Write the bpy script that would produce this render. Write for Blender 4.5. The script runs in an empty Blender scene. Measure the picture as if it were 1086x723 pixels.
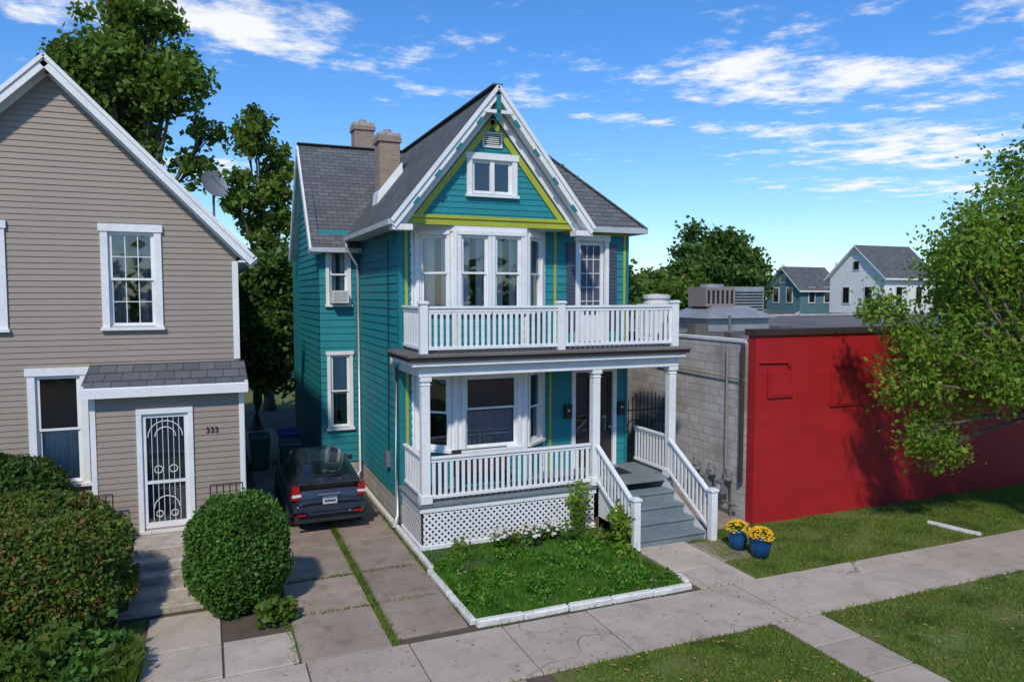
import bpy, math, random
import numpy as np
from mathutils import Vector, Matrix
random.seed(7); rng=np.random.default_rng(7)
scene=bpy.context.scene
COL=scene.collection
# ---------------------------------------------------------------- materials
def N(nt,t,**k):
    n=nt.nodes.new(t)
    for a,b in k.items(): setattr(n,a,b)
    return n
def newmat(name):
    m=bpy.data.materials.new(name); m.use_nodes=True
    nt=m.node_tree; p=nt.nodes['Principled BSDF']
    return m,nt,p
def mix(nt,a,b,fac,mode='MIX'):
    n=N(nt,'ShaderNodeMix',data_type='RGBA',blend_type=mode)
    for s,v in ((n.inputs[6],a),(n.inputs[7],b)):
        if isinstance(v,(tuple,list)): s.default_value=(v[0],v[1],v[2],1)
        else: nt.links.new(v,s)
    if isinstance(fac,(int,float)): n.inputs[0].default_value=fac
    else: nt.links.new(fac,n.inputs[0])
    return n.outputs[2]
def ramp(nt,fac,a,b):
    r=N(nt,'ShaderNodeMapRange'); r.inputs[1].default_value=a; r.inputs[2].default_value=b
    nt.links.new(fac,r.inputs[0]); return r.outputs[0]
def noise(nt,scale,detail=4,vec=None,rough=.6):
    n=N(nt,'ShaderNodeTexNoise'); n.inputs['Scale'].default_value=scale; n.inputs['Detail'].default_value=detail; n.inputs['Roughness'].default_value=rough
    if vec is None:
        tc=N(nt,'ShaderNodeTexCoord'); vec=tc.outputs['Object']
    nt.links.new(vec,n.inputs['Vector']); return n.outputs['Fac']
def scaled(nt,s):
    tc=N(nt,'ShaderNodeTexCoord'); m=N(nt,'ShaderNodeMapping'); m.inputs['Scale'].default_value=s
    nt.links.new(tc.outputs['Object'],m.inputs[0]); return m.outputs[0]
def bump(nt,p,h,strength,dist=.02):
    b=N(nt,'ShaderNodeBump'); b.inputs['Strength'].default_value=strength; b.inputs['Distance'].default_value=dist
    nt.links.new(h,b.inputs['Height']); nt.links.new(b.outputs[0],p.inputs['Normal'])
def mathm(nt,op,a,b=0):
    n=N(nt,'ShaderNodeMath',operation=op)
    for i,v in enumerate((a,b)):
        if isinstance(v,(int,float)): n.inputs[i].default_value=v
        else: nt.links.new(v,n.inputs[i])
    return n.outputs[0]
def mat(name,c,c2=None,s1=1.2,s2=30,rough=.6,b=.2,metal=0,dirt=.0,streak=False,island=0,crack=0):
    m,nt,p=newmat(name)
    c2=c2 or tuple(x*.78 for x in c)
    v=scaled(nt,(1,1,.25)) if streak else None
    n1=ramp(nt,noise(nt,s1,6,v),.35,.68); n2=noise(nt,s2,4)
    col=mix(nt,c,c2,n1)
    col=mix(nt,col,tuple(x*.7 for x in c2),ramp(nt,n2,.5,.85))
    if dirt: col=mix(nt,col,(.10,.085,.065),mathm(nt,'MULTIPLY',ramp(nt,noise(nt,s1*2.7,8),.52,.75),dirt))
    if crack:
        tc=N(nt,'ShaderNodeTexCoord'); nn=N(nt,'ShaderNodeTexNoise'); nn.inputs['Scale'].default_value=1.6; nn.inputs['Detail'].default_value=5
        nt.links.new(tc.outputs['Object'],nn.inputs['Vector'])
        va=N(nt,'ShaderNodeVectorMath',operation='MULTIPLY_ADD'); nt.links.new(nn.outputs['Color'],va.inputs[0]); va.inputs[1].default_value=(.9,.9,0); nt.links.new(tc.outputs['Object'],va.inputs[2])
        vo=N(nt,'ShaderNodeTexVoronoi',feature='DISTANCE_TO_EDGE'); vo.inputs['Scale'].default_value=.27; nt.links.new(va.outputs[0],vo.inputs['Vector'])
        ln=mathm(nt,'LESS_THAN',vo.outputs['Distance'],.0022)
        col=mix(nt,col,(.08,.07,.055),mathm(nt,'MULTIPLY',mathm(nt,'MULTIPLY',ln,ramp(nt,noise(nt,.5,2),.45,.6)),crack))
    if island:
        g=N(nt,'ShaderNodeNewGeometry'); hs=N(nt,'ShaderNodeHueSaturation')
        r=N(nt,'ShaderNodeMapRange'); r.inputs[3].default_value=1-island; r.inputs[4].default_value=1+island
        nt.links.new(g.outputs['Random Per Island'],r.inputs[0]); nt.links.new(r.outputs[0],hs.inputs['Value']); nt.links.new(col,hs.inputs['Color']); col=hs.outputs[0]
    nt.links.new(col,p.inputs['Base Color']); p.inputs['Roughness'].default_value=rough; p.inputs['Metallic'].default_value=metal
    if b: bump(nt,p,n2,b)
    return m
def brickmat(name,axis,c1,c2,mortar,bw,bh,ms=.01,rough=.85,zs=1.0,offset=.5,b=.6,stain=.35,noisec=None):
    m,nt,p=newmat(name)
    tc=N(nt,'ShaderNodeTexCoord'); sx=N(nt,'ShaderNodeSeparateXYZ'); nt.links.new(tc.outputs['Object'],sx.inputs[0])
    u={'x':sx.outputs[0],'y':sx.outputs[1],'xy':mathm(nt,'ADD',sx.outputs[0],sx.outputs[1])}[axis]
    cb=N(nt,'ShaderNodeCombineXYZ'); nt.links.new(u,cb.inputs[0]); nt.links.new(mathm(nt,'MULTIPLY',sx.outputs[2],zs),cb.inputs[1])
    br=N(nt,'ShaderNodeTexBrick'); br.offset=offset
    nt.links.new(cb.outputs[0],br.inputs['Vector'])
    br.inputs['Scale'].default_value=1; br.inputs['Brick Width'].default_value=bw; br.inputs['Row Height'].default_value=bh
    br.inputs['Mortar Size'].default_value=ms; br.inputs['Mortar Smooth'].default_value=.3
    for k,v in (('Color1',c1),('Color2',c2),('Mortar',mortar)): br.inputs[k].default_value=(*v,1)
    n1=ramp(nt,noise(nt,1.1,8),.4,.7); n2=noise(nt,45,4)
    col=mix(nt,br.outputs[0],noisec or tuple(x*.6 for x in c1),mathm(nt,'MULTIPLY',n1,stain))
    col=mix(nt,col,tuple(x*.45 for x in c1),mathm(nt,'MULTIPLY',ramp(nt,n2,.45,.8),.5))
    nt.links.new(col,p.inputs['Base Color']); p.inputs['Roughness'].default_value=rough
    h=mathm(nt,'SUBTRACT',mathm(nt,'MULTIPLY',n2,.35),br.outputs['Fac'])
    bump(nt,p,h,b,.015)
    return m
def leafmat(name,ca,cb_,cc=None,trans=.35,scale=.9):
    m,nt,p=newmat(name)
    g=N(nt,'ShaderNodeNewGeometry')
    col=mix(nt,ca,cb_,g.outputs['Random Per Island'])
    if cc:
        r=mathm(nt,'GREATER_THAN',mathm(nt,'FRACT',mathm(nt,'MULTIPLY',g.outputs['Random Per Island'],37.3)),.9)
        col=mix(nt,col,cc,r)
    col=mix(nt,col,tuple(x*.5 for x in ca),ramp(nt,noise(nt,scale,3),.48,.72))
    nt.links.new(col,p.inputs['Base Color']); p.inputs['Roughness'].default_value=.5
    p.inputs['Specular IOR Level'].default_value=.25
    t=N(nt,'ShaderNodeBsdfTranslucent'); nt.links.new(mix(nt,col,(.25,.4,.03),.3),t.inputs[0])
    mx=N(nt,'ShaderNodeMixShader'); mx.inputs[0].default_value=trans
    nt.links.new(p.outputs[0],mx.inputs[1]); nt.links.new(t.outputs[0],mx.inputs[2])
    nt.links.new(mx.outputs[0],nt.nodes['Material Output'].inputs[0])
    return m
def glassmat(name,tint=(.9,.95,1),f0=.10):
    m,nt,p=newmat(name); nt.nodes.remove(p)
    lw=N(nt,'ShaderNodeFresnel'); lw.inputs[0].default_value=1.5
    tr=N(nt,'ShaderNodeBsdfTransparent'); tr.inputs[0].default_value=(*tint,1)
    gl=N(nt,'ShaderNodeBsdfGlossy'); gl.inputs['Roughness'].default_value=.02
    b=N(nt,'ShaderNodeBump'); b.inputs['Strength'].default_value=.06; b.inputs['Distance'].default_value=.02
    nt.links.new(noise(nt,2.2,1),b.inputs['Height']); nt.links.new(b.outputs[0],gl.inputs['Normal'])
    mx=N(nt,'ShaderNodeMixShader'); nt.links.new(mathm(nt,'ADD',mathm(nt,'MULTIPLY',lw.outputs[0],1.3),f0),mx.inputs[0])
    nt.links.new(tr.outputs[0],mx.inputs[1]); nt.links.new(gl.outputs[0],mx.inputs[2])
    nt.links.new(mx.outputs[0],nt.nodes['Material Output'].inputs[0]); return m

M={}
M['teal']=mat('teal_paint',(.010,.24,.27),(.007,.19,.22),.9,26,.6,.35,streak=True,dirt=.16,island=.07)
M['tealdk']=mat('teal_trim',(.008,.20,.225),None,1,30,.5,.15)
M['lime']=mat('lime_paint',(.42,.45,.04),None,1,30,.5,.15)
M['white']=mat('white_paint',(.80,.80,.79),(.72,.72,.71),1.6,35,.5,.12,dirt=.12)
M['whitesoft']=mat('white_weathered',(.74,.73,.70),(.60,.59,.56),1.8,25,.6,.3,dirt=.3)
M['tan']=mat('tan_vinyl',(.315,.255,.20),(.285,.23,.18),.5,40,.5,.08,streak=True,island=.025)
M['curtain']=mat('curtain_cloth',(.70,.70,.67),(.58,.58,.56),3,60,.9,.2)
M['curtainb']=mat('print_cloth',(.30,.34,.42),(.40,.28,.24),6,20,.9,.2)
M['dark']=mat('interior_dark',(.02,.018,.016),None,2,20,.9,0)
M['shadegrey']=mat('skirt_shade_sheet',(.16,.16,.155),None,2,20,.9,0)  # dark grey sheet colour paints the under-porch shade behind the lattice
M['glass']=glassmat('window_glass')
M['shx']=brickmat('shingle_front','x',(.095,.10,.105),(.15,.155,.16),(.03,.03,.035),.3,.11,.008,.9,1.0,b=.7,stain=.4)
M['shy']=brickmat('shingle_side','y',(.085,.09,.092),(.135,.135,.138),(.03,.03,.035),.3,.11,.008,.9,1.0,b=.7,stain=.5)
M['brick']=brickmat('chimney_brick','xy',(.38,.26,.185),(.27,.19,.14),(.36,.32,.27),.21,.07,.01,stain=.6)
M['block']=brickmat('painted_block','xy',(.56,.54,.50),(.46,.44,.41),(.30,.28,.26),.4,.2,.010,stain=.85,noisec=(.25,.205,.165))
M['redwall']=brickmat('red_painted_block','xy',(.41,.010,.012),(.36,.009,.011),(.30,.008,.009),.4,.2,.006,.6,b=.2,stain=.28)
M['found']=brickmat('foundation_stone','xy',(.46,.44,.40),(.38,.36,.33),(.25,.24,.22),.35,.2,.015,stain=.5)
M['darkbrown']=mat('brown_flashing',(.05,.03,.022),None,2,30,.6,.2)
M['gutter']=mat('aluminium',(.62,.64,.65),None,2,30,.4,.05,metal=.3)
M['porchfloor']=mat('porch_floor_grey',(.20,.225,.24),(.16,.18,.19),2,30,.6,.2,dirt=.3)
M['step']=mat('step_grey',(.19,.235,.25),(.15,.185,.20),2.5,30,.6,.2,dirt=.4)
M['concrete']=mat('sidewalk_concrete',(.48,.40,.32),(.38,.315,.25),1.1,45,.85,.3,dirt=.34,island=.12,crack=.6)
M['drive']=mat('driveway_concrete',(.35,.27,.21),(.25,.19,.145),1.3,40,.85,.35,dirt=.55,island=.16,crack=.9)
M['stepc']=mat('step_concrete',(.52,.45,.37),(.34,.29,.23),2.5,25,.85,.5,dirt=.4)
M['soil']=mat('soil',(.12,.09,.06),(.08,.06,.04),3,40,.95,.6)
M['grassg']=mat('grass_ground',(.09,.15,.02),(.15,.14,.04),1.2,40,.95,.6)
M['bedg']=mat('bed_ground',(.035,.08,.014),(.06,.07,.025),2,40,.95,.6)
M['asphalt']=mat('asphalt',(.05,.05,.052),(.065,.063,.06),1,60,.9,.5)
M['curb']=mat('white_border_paint',(.76,.74,.70),(.58,.55,.50),3,30,.7,.4,dirt=.45)
M['roofflat']=mat('flat_roof',(.17,.155,.14),(.10,.09,.085),.6,20,.95,.3,dirt=.4)
M['metal']=mat('galvanised',(.50,.51,.51),(.36,.37,.37),2,20,.45,.1,metal=.5,dirt=.3)
M['rust']=mat('rusty_unit',(.30,.22,.17),(.2,.2,.2),2,20,.7,.2,dirt=.5)
M['black']=mat('black_iron',(.015,.015,.016),None,2,30,.45,.1)
M['rubber']=mat('rubber',(.018,.018,.019),None,2,30,.8,.1)
M['slate']=mat('slate_paint',(.07,.085,.13),None,2,30,.5,.1)
M['greyblue']=mat('greyblue_siding',(.10,.21,.25),None,2,30,.6,.1)
M['doord']=mat('dark_door',(.045,.035,.035),None,2,30,.4,.1)
M['bluepot']=mat('blue_glaze',(.01,.10,.26),(.01,.07,.19),3,20,.2,.05)
M['bin_g']=mat('green_bin',(.01,.09,.06),None,2,30,.5,.05)
M['bin_b']=mat('blue_bin',(.01,.06,.26),None,2,30,.5,.05)
M['bark']=mat('bark',(.15,.115,.085),(.08,.065,.045),3,22,.95,.9)
M['pipe']=mat('grey_pipe',(.22,.23,.24),None,2,30,.5,.1,metal=.3)
M['leafR']=leafmat('leaf_bright',(.15,.29,.03),(.28,.41,.05),(.36,.35,.05),.5,.9)
M['leafD']=leafmat('leaf_dark',(.05,.11,.018),(.10,.18,.032),None,.3,.5)
M['leafM']=leafmat('leaf_mid',(.085,.165,.022),(.17,.26,.04),(.22,.21,.04),.4,.6)
M['leafB']=leafmat('leaf_box',(.055,.145,.02),(.11,.22,.035),None,.3,2.0)
M['leafY']=leafmat('leaf_yew',(.065,.13,.018),(.14,.185,.03),(.26,.11,.035),.25,1.6)
M['blade']=leafmat('grass_blade',(.11,.20,.022),(.20,.29,.045),(.32,.29,.09),.38,1.3)
M['bedblade']=leafmat('bed_blade',(.05,.18,.014),(.13,.31,.028),(.22,.28,.05),.35,2.6)
M['petal']=mat('yellow_petal',(.80,.46,.01),(.65,.34,.01),20,60,.7,.2)
M['petalw']=mat('white_petal',(.75,.72,.66),(.55,.45,.40),20,60,.7,.2)
M['fallen']=leafmat('fallen_leaf',(.34,.23,.06),(.45,.34,.10),None,.1,3)
def carmat():
    m,nt,p=newmat('car_paint'); nt.links.new(mix(nt,(.024,.030,.045),(.034,.040,.058),ramp(nt,noise(nt,3,4),.3,.7)),p.inputs['Base Color'])
    p.inputs['Roughness'].default_value=.3; p.inputs['Metallic'].default_value=.35; p.inputs['Coat Weight'].default_value=1; p.inputs['Coat Roughness'].default_value=.05
    return m
M['car']=carmat()
m,nt,p=newmat('car_glass'); nt.links.new(mix(nt,(.006,.008,.009),(.014,.016,.018),noise(nt,3,2)),p.inputs['Base Color']); p.inputs['Roughness'].default_value=.05; p.inputs['Specular IOR Level'].default_value=.8; M['carglass']=m
m,nt,p=newmat('tail_lamp'); nt.links.new(mix(nt,(.35,.01,.01),(.2,.005,.005),noise(nt,30,2)),p.inputs['Base Color']); p.inputs['Roughness'].default_value=.12; M['tail']=m
M['lampw']=mat('clear_lamp',(.6,.6,.6),None,2,30,.15,0)
M['alloy']=mat('alloy',(.5,.5,.52),None,2,30,.3,0,metal=.8)
# ---------------------------------------------------------------- mesh builder
def empty(name):
    e=bpy.data.objects.new(name,None); COL.objects.link(e); e.empty_display_size=.2; return e
class B:
    def __init__(s,name,parent=None): s.n=name; s.p=parent; s.v=[]; s.f=[]; s.m=[]; s.ml=[]
    def mi(s,m):
        if m not in s.ml: s.ml.append(m)
        return s.ml.index(m)
    def poly(s,pts,m):
        k=len(s.v); s.v+= [tuple(p) for p in pts]; s.f.append(tuple(range(k,k+len(pts)))); s.m.append(s.mi(m))
    def hexa(s,c,m):
        k=len(s.v); s.v+=[tuple(p) for p in c]
        for f in ((3,2,1,0),(4,5,6,7),(0,1,5,4),(1,2,6,5),(2,3,7,6),(3,0,4,7)):
            s.f.append(tuple(k+i for i in f)); s.m.append(s.mi(m))
    def wbox(s,x0,x1,y0,y1,z0,z1,m):
        s.hexa([(x0,y0,z0),(x1,y0,z0),(x1,y1,z0),(x0,y1,z0),(x0,y0,z1),(x1,y0,z1),(x1,y1,z1),(x0,y1,z1)],m)
    def fbox(s,fr,u0,u1,n0,n1,z0,z1,m):
        P=lambda u,n,z: pt(fr,u,n,z)
        s.hexa([P(u0,n1,z0),P(u1,n1,z0),P(u1,n0,z0),P(u0,n0,z0),P(u0,n1,z1),P(u1,n1,z1),P(u1,n0,z1),P(u0,n0,z1)],m)
    def beam(s,p0,p1,w,h,m,side=None):
        p0=Vector(p0);p1=Vector(p1); d=(p1-p0).normalized()
        sd=Vector(side) if side else d.cross(Vector((0,0,1)))
        if sd.length<1e-4: sd=Vector((1,0,0))
        sd.normalize(); up=sd.cross(d).normalized()
        a=sd*w/2;b=up*h/2
        s.hexa([p0-a-b,p0+a-b,p1+a-b,p1-a-b,p0-a+b,p0+a+b,p1+a+b,p1-a+b],m)
    def slab(s,pts,th,m,mb=None):
        k=len(pts); lo=[(p[0],p[1],p[2]-th) for p in pts]
        s.poly(pts,m); s.poly(lo[::-1],mb or m)
        for i in range(k):
            j=(i+1)%k; s.poly([lo[i],lo[j],pts[j],pts[i]],mb or m)
    def tube(s,pts,rads,m,seg=8,cap=True):
        pts=[Vector(p) for p in pts]; k0=len(s.v); mi=s.mi(m)
        for i,p in enumerate(pts):
            d=(pts[min(i+1,len(pts)-1)]-pts[max(i-1,0)]).normalized()
            a=d.cross(Vector((0,0,1)));
            if a.length<.05: a=d.cross(Vector((1,0,0)))
            a.normalize(); b=d.cross(a)
            r=rads[i] if hasattr(rads,'__len__') else rads
            for j in range(seg):
                t=2*math.pi*j/seg; s.v.append(tuple(p+a*math.cos(t)*r+b*math.sin(t)*r))
        for i in range(len(pts)-1):
            for j in range(seg):
                q=(j+1)%seg
                s.f.append((k0+i*seg+j,k0+i*seg+q,k0+(i+1)*seg+q,k0+(i+1)*seg+j)); s.m.append(mi)
        if cap:
            s.f.append(tuple(k0+j for j in range(seg))[::-1]); s.m.append(mi)
            s.f.append(tuple(k0+(len(pts)-1)*seg+j for j in range(seg))); s.m.append(mi)
    def lathe(s,c,prof,m,seg=20):
        k0=len(s.v); mi=s.mi(m)
        for r,z in prof:
            for j in range(seg):
                t=2*math.pi*j/seg; s.v.append((c[0]+r*math.cos(t),c[1]+r*math.sin(t),c[2]+z))
        for i in range(len(prof)-1):
            for j in range(seg):
                q=(j+1)%seg; s.f.append((k0+i*seg+j,k0+i*seg+q,k0+(i+1)*seg+q,k0+(i+1)*seg+j)); s.m.append(mi)
    def done(s,bevel=0,smooth=False):
        me=bpy.data.meshes.new(s.n); me.from_pydata(s.v,[],s.f)
        for m in s.ml: me.materials.append(M[m])
        me.polygons.foreach_set('material_index',s.m)
        if smooth: me.polygons.foreach_set('use_smooth',[True]*len(s.f))
        me.update(); o=bpy.data.objects.new(s.n,me); COL.objects.link(o)
        if s.p: o.parent=s.p
        if bevel:
            b=o.modifiers.new('b','BEVEL'); b.width=bevel; b.segments=1; b.limit_method='ANGLE'
        return o
def pt(fr,u,n,z):
    (ox,oy),(ux,uy),(nx,ny)=fr
    return (ox+u*ux+n*nx,oy+u*uy+n*ny,z)
FRONT=lambda y:((0,y),(1,0),(0,-1))
LEFT=lambda x:((x,0),(0,-1),(-1,0))   # u=-y
RIGHT=lambda x:((x,0),(0,1),(1,0))    # u=y
def seg_frame(a,b):
    d=Vector((b[0]-a[0],b[1]-a[1])); L=d.length; d/=L
    return (a,(d.x,d.y),(d.y,-d.x)),L
def siding(b,fr,poly,holes,course,lap,m):
    def rng_(z):
        xs=[]
        for i in range(len(poly)):
            (u0,z0),(u1,z1)=poly[i],poly[(i+1)%len(poly)]
            if abs(z1-z0)<1e-9: 
                if abs(z-z0)<1e-6: xs+=[u0,u1]
                continue
            t=(z-z0)/(z1-z0)
            if -1e-6<=t<=1+1e-6: xs.append(u0+t*(u1-u0))
        return (min(xs),max(xs)) if xs else None
    zmin=min(p[1] for p in poly); zmax=max(p[1] for p in poly)
    bp={zmin,zmax}|{p[1] for p in poly}
    for h in holes: bp|={h[2],h[3]}
    k=math.ceil(zmin/course)
    while k*course<zmax: bp.add(round(k*course,6)); k+=1
    bp=[z for z in sorted(bp) if zmin-1e-9<=z<=zmax+1e-9]
    for z0,z1 in zip(bp,bp[1:]):
        if z1-z0<1e-5: continue
        zm=(z0+z1)/2; k=math.floor(zm/course); r0=rng_(z0+1e-7); r1=rng_(z1-1e-7)
        if not r0 or not r1: continue
        n0=lap*(1-(z0-k*course)/course); n1=lap*(1-(z1-k*course)/course)
        iv=[(r0[0],r0[1],r1[0],r1[1])]
        for h in holes:
            if h[2]<zm<h[3]:
                nv=[]
                for a0,b0,a1,b1 in iv:
                    if h[1]<=min(a0,a1) or h[0]>=max(b0,b1): nv.append((a0,b0,a1,b1)); continue
                    if h[0]>max(a0,a1): nv.append((a0,h[0],a1,h[0]))
                    if h[1]<min(b0,b1): nv.append((h[1],b0,h[1],b1))
                iv=nv
        for a0,b0,a1,b1 in iv:
            b.poly([pt(fr,a0,n0,z0),pt(fr,b0,n0,z0),pt(fr,b1,n1,z1),pt(fr,a1,n1,z1)],m)
            if abs(z0-k*course)<1e-5: b.poly([pt(fr,a0,0,z0),pt(fr,b0,0,z0),pt(fr,b0,n0,z0),pt(fr,a0,n0,z0)],m)
def window(parent,fr,u0,u1,z0,z1,c=.1,split=.5,curt='sides',cm='curtain',name='window',head=True,grid=None,trim='white',proud=.05):
    b=B(name,parent)
    b.fbox(fr,u0-c,u0,-.02,proud,z0-.02,z1,trim); b.fbox(fr,u1,u1+c,-.02,proud,z0-.02,z1,trim)
    b.fbox(fr,u0-c-(.03 if head else 0),u1+c+(.03 if head else 0),-.02,proud+.02,z1,z1+c*1.15,trim)
    b.fbox(fr,u0-c-.03,u1+c+.03,-.02,proud+.05,z0-.08,z0-.02,trim)
    for a0,a1,y0,y1 in ((u0,u0+.025,z0-.02,z1),(u1-.025,u1,z0-.02,z1),(u0+.025,u1-.025,z1-.025,z1),(u0+.025,u1-.025,z0-.02,z0+.02)):
        b.fbox(fr,a0,a1,-.13,-.004,y0,y1,trim)
    U0=u0+.025;U1=u1-.025;Z0=z0+.02;Z1=z1-.025; zm=Z0+(Z1-Z0)*split; s=.045
    def sash(za,zb,n0,n1):
        b.fbox(fr,U0,U0+s,n0,n1,za,zb,trim); b.fbox(fr,U1-s,U1,n0,n1,za,zb,trim)
        b.fbox(fr,U0+s,U1-s,n0,n1,za,za+s,trim); b.fbox(fr,U0+s,U1-s,n0,n1,zb-s,zb,trim)
        nm=(n0+n1)/2
        b.poly([pt(fr,U0+s,nm,za+s),pt(fr,U1-s,nm,za+s),pt(fr,U1-s,nm,zb-s),pt(fr,U0+s,nm,zb-s)],'glass')
        if grid:
            gx,gz=grid
            for i in range(1,gx):
                x=U0+s+(U1-U0-2*s)*i/gx; b.fbox(fr,x-.008,x+.008,n0+.004,n1-.004,za+s,zb-s,trim)
            for i in range(1,gz):
                z=za+s+(zb-za-2*s)*i/gz; b.fbox(fr,U0+s,U1-s,n0+.007,n1-.007,z-.008,z+.008,trim)
    if split: sash(zm-.02,Z1,-.045,-.015); sash(Z0,zm+.02,-.08,-.05)
    else: sash(Z0,Z1,-.06,-.02)
    def cur(a,bb,za,zb):
        k=max(6,int((bb-a)/.02)); ph=random.random()*6
        P_=[(a+(bb-a)*i/k, -.17+.02*math.sin(ph+i*1.1)+.008*math.sin(i*2.7)) for i in range(k+1)]
        for (ua,na),(ub,nb) in zip(P_,P_[1:]):
            b.poly([pt(fr,ua,na,za),pt(fr,ub,nb,za),pt(fr,ub,nb,zb),pt(fr,ua,na,zb)],cm)
    w=u1-u0
    if curt=='sides': cur(u0-.05,u0+w*.40,z0-.05,z1+.05); cur(u1-w*.36,u1+.05,z0-.05,z1+.05)
    elif curt=='full': cur(u0-.05,u1+.05,z0-.05,z1+.05)
    elif curt=='blind':
        b.poly([pt(fr,u0-.04,-.15,z0+(z1-z0)*.45),pt(fr,u1+.04,-.15,z0+(z1-z0)*.45),pt(fr,u1+.04,-.15,z1+.04),pt(fr,u0-.04,-.15,z1+.04)],cm)
    elif curt=='low': cur(u0-.05,u1+.05,z0-.05,z0+(z1-z0)*.5)
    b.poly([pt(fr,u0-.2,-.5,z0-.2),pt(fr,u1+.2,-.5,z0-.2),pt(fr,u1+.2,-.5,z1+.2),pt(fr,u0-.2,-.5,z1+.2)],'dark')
    return b.done()
def text(s,fr,u,z,n,size,m,parent,name,ext=.006):
    cu=bpy.data.curves.new(name,'FONT'); cu.body=s; cu.size=size; cu.extrude=ext; cu.align_x='CENTER'; cu.align_y='CENTER'
    o=bpy.data.objects.new(name,cu); COL.objects.link(o)
    U=Vector((*fr[1],0)); Nn=Vector((*fr[2],0)); Z=Vector((0,0,1))
    o.matrix_world=Matrix.Translation(pt(fr,u,n,z))@Matrix((U,Z,Nn)).transposed().to_4x4()
    cu.materials.append(M[m]); o.parent=parent
# ---------------------------------------------------------------- leaves
def rawmesh(name,v,k,m,parent):
    n=v.shape[0]
    me=bpy.data.meshes.new(name); me.vertices.add(n*k); me.vertices.foreach_set('co',v.ravel())
    me.loops.add(n*k); me.loops.foreach_set('vertex_index',np.arange(n*k,dtype=np.int32))
    me.polygons.add(n); me.polygons.foreach_set('loop_start',np.arange(0,n*k,k,dtype=np.int32)); me.polygons.foreach_set('loop_total',np.full(n,k,dtype=np.int32))
    me.update(calc_edges=True); me.materials.append(M[m])
    o=bpy.data.objects.new(name,me); COL.objects.link(o)
    if parent: o.parent=parent
    return o
def leafmesh(name,cent,size,m,parent=None,flat=0,elong=1.6):
    n=len(cent); cent=np.asarray(cent,float)
    a=rng.normal(size=(n,3)); a/=np.linalg.norm(a,axis=1)[:,None]
    r=rng.normal(size=(n,3)); b=np.cross(a,r); b/=np.linalg.norm(b,axis=1)[:,None]+1e-9
    if flat: a[:,2]*=1-flat; b[:,2]*=1-flat
    sz=(size*rng.uniform(.6,1.35,n))[:,None]
    v=np.empty((n,4,3)); v[:,0]=cent-a*sz*elong/2; v[:,1]=cent+b*sz/2; v[:,2]=cent+a*sz*elong/2; v[:,3]=cent-b*sz/2
    return rawmesh(name,v,4,m,parent)
def blades(name,pos,h,w,m,parent=None,lean=.5):
    n=len(pos); pos=np.asarray(pos,float); t=rng.uniform(0,2*np.pi,n); hh=h*rng.uniform(.5,1.3,n)
    d=np.stack([np.cos(t),np.sin(t),np.zeros(n)],1)*w/2
    l=rng.normal(size=(n,3))*lean; l[:,2]=1; l*=hh[:,None]
    v=np.empty((n,3,3)); v[:,0]=pos-d; v[:,1]=pos+d; v[:,2]=pos+l
    return rawmesh(name,v,3,m,parent)
def tree(name,base,fork,clumps,tr,nl,ls,m,tw=10,spread=.26):
    e=empty(name); b=B('trunk_and_limbs',e); base=Vector(base); fork=Vector(fork)
    mid=(base+fork)/2+Vector((random.uniform(-.1,.1),random.uniform(-.1,.1),0))*tr*8
    b.tube([base,base+(mid-base)*.15,mid,fork],[tr*1.5,tr*1.1,tr*.9,tr*.75],'bark',10)
    L=[]
    tot=sum(r**2 for _,r in clumps)
    for c,r in clumps:
        c=Vector(c); st=fork.lerp(base,random.uniform(0,.25)); m1=st.lerp(c,.5)+Vector((random.uniform(-.3,.3),random.uniform(-.3,.3),random.uniform(0,.4)))*r*.7
        b.tube([st,m1,c],[tr*.45,tr*.28,tr*.12],'bark',6)
        k=int(nl*r*r/tot/tw)
        for i in range(tw):
            d=Vector((random.gauss(0,1),random.gauss(0,1),random.gauss(0,.8))).normalized()*r*random.uniform(.45,1.05)
            q=c+d; b.tube([m1.lerp(c,random.uniform(.4,1)),c+d*.55+Vector((0,0,.05*r)),q],[tr*.11,tr*.07,tr*.03],'bark',4,False)
            g=rng.normal(size=(k,3))*np.array([1,1,.75])*r*spread*random.uniform(.7,1.25)
            L.append(np.array(q)+g)
    b.done(smooth=True)
    leafmesh('foliage',np.concatenate(L),ls,m,e)
    return e
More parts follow.
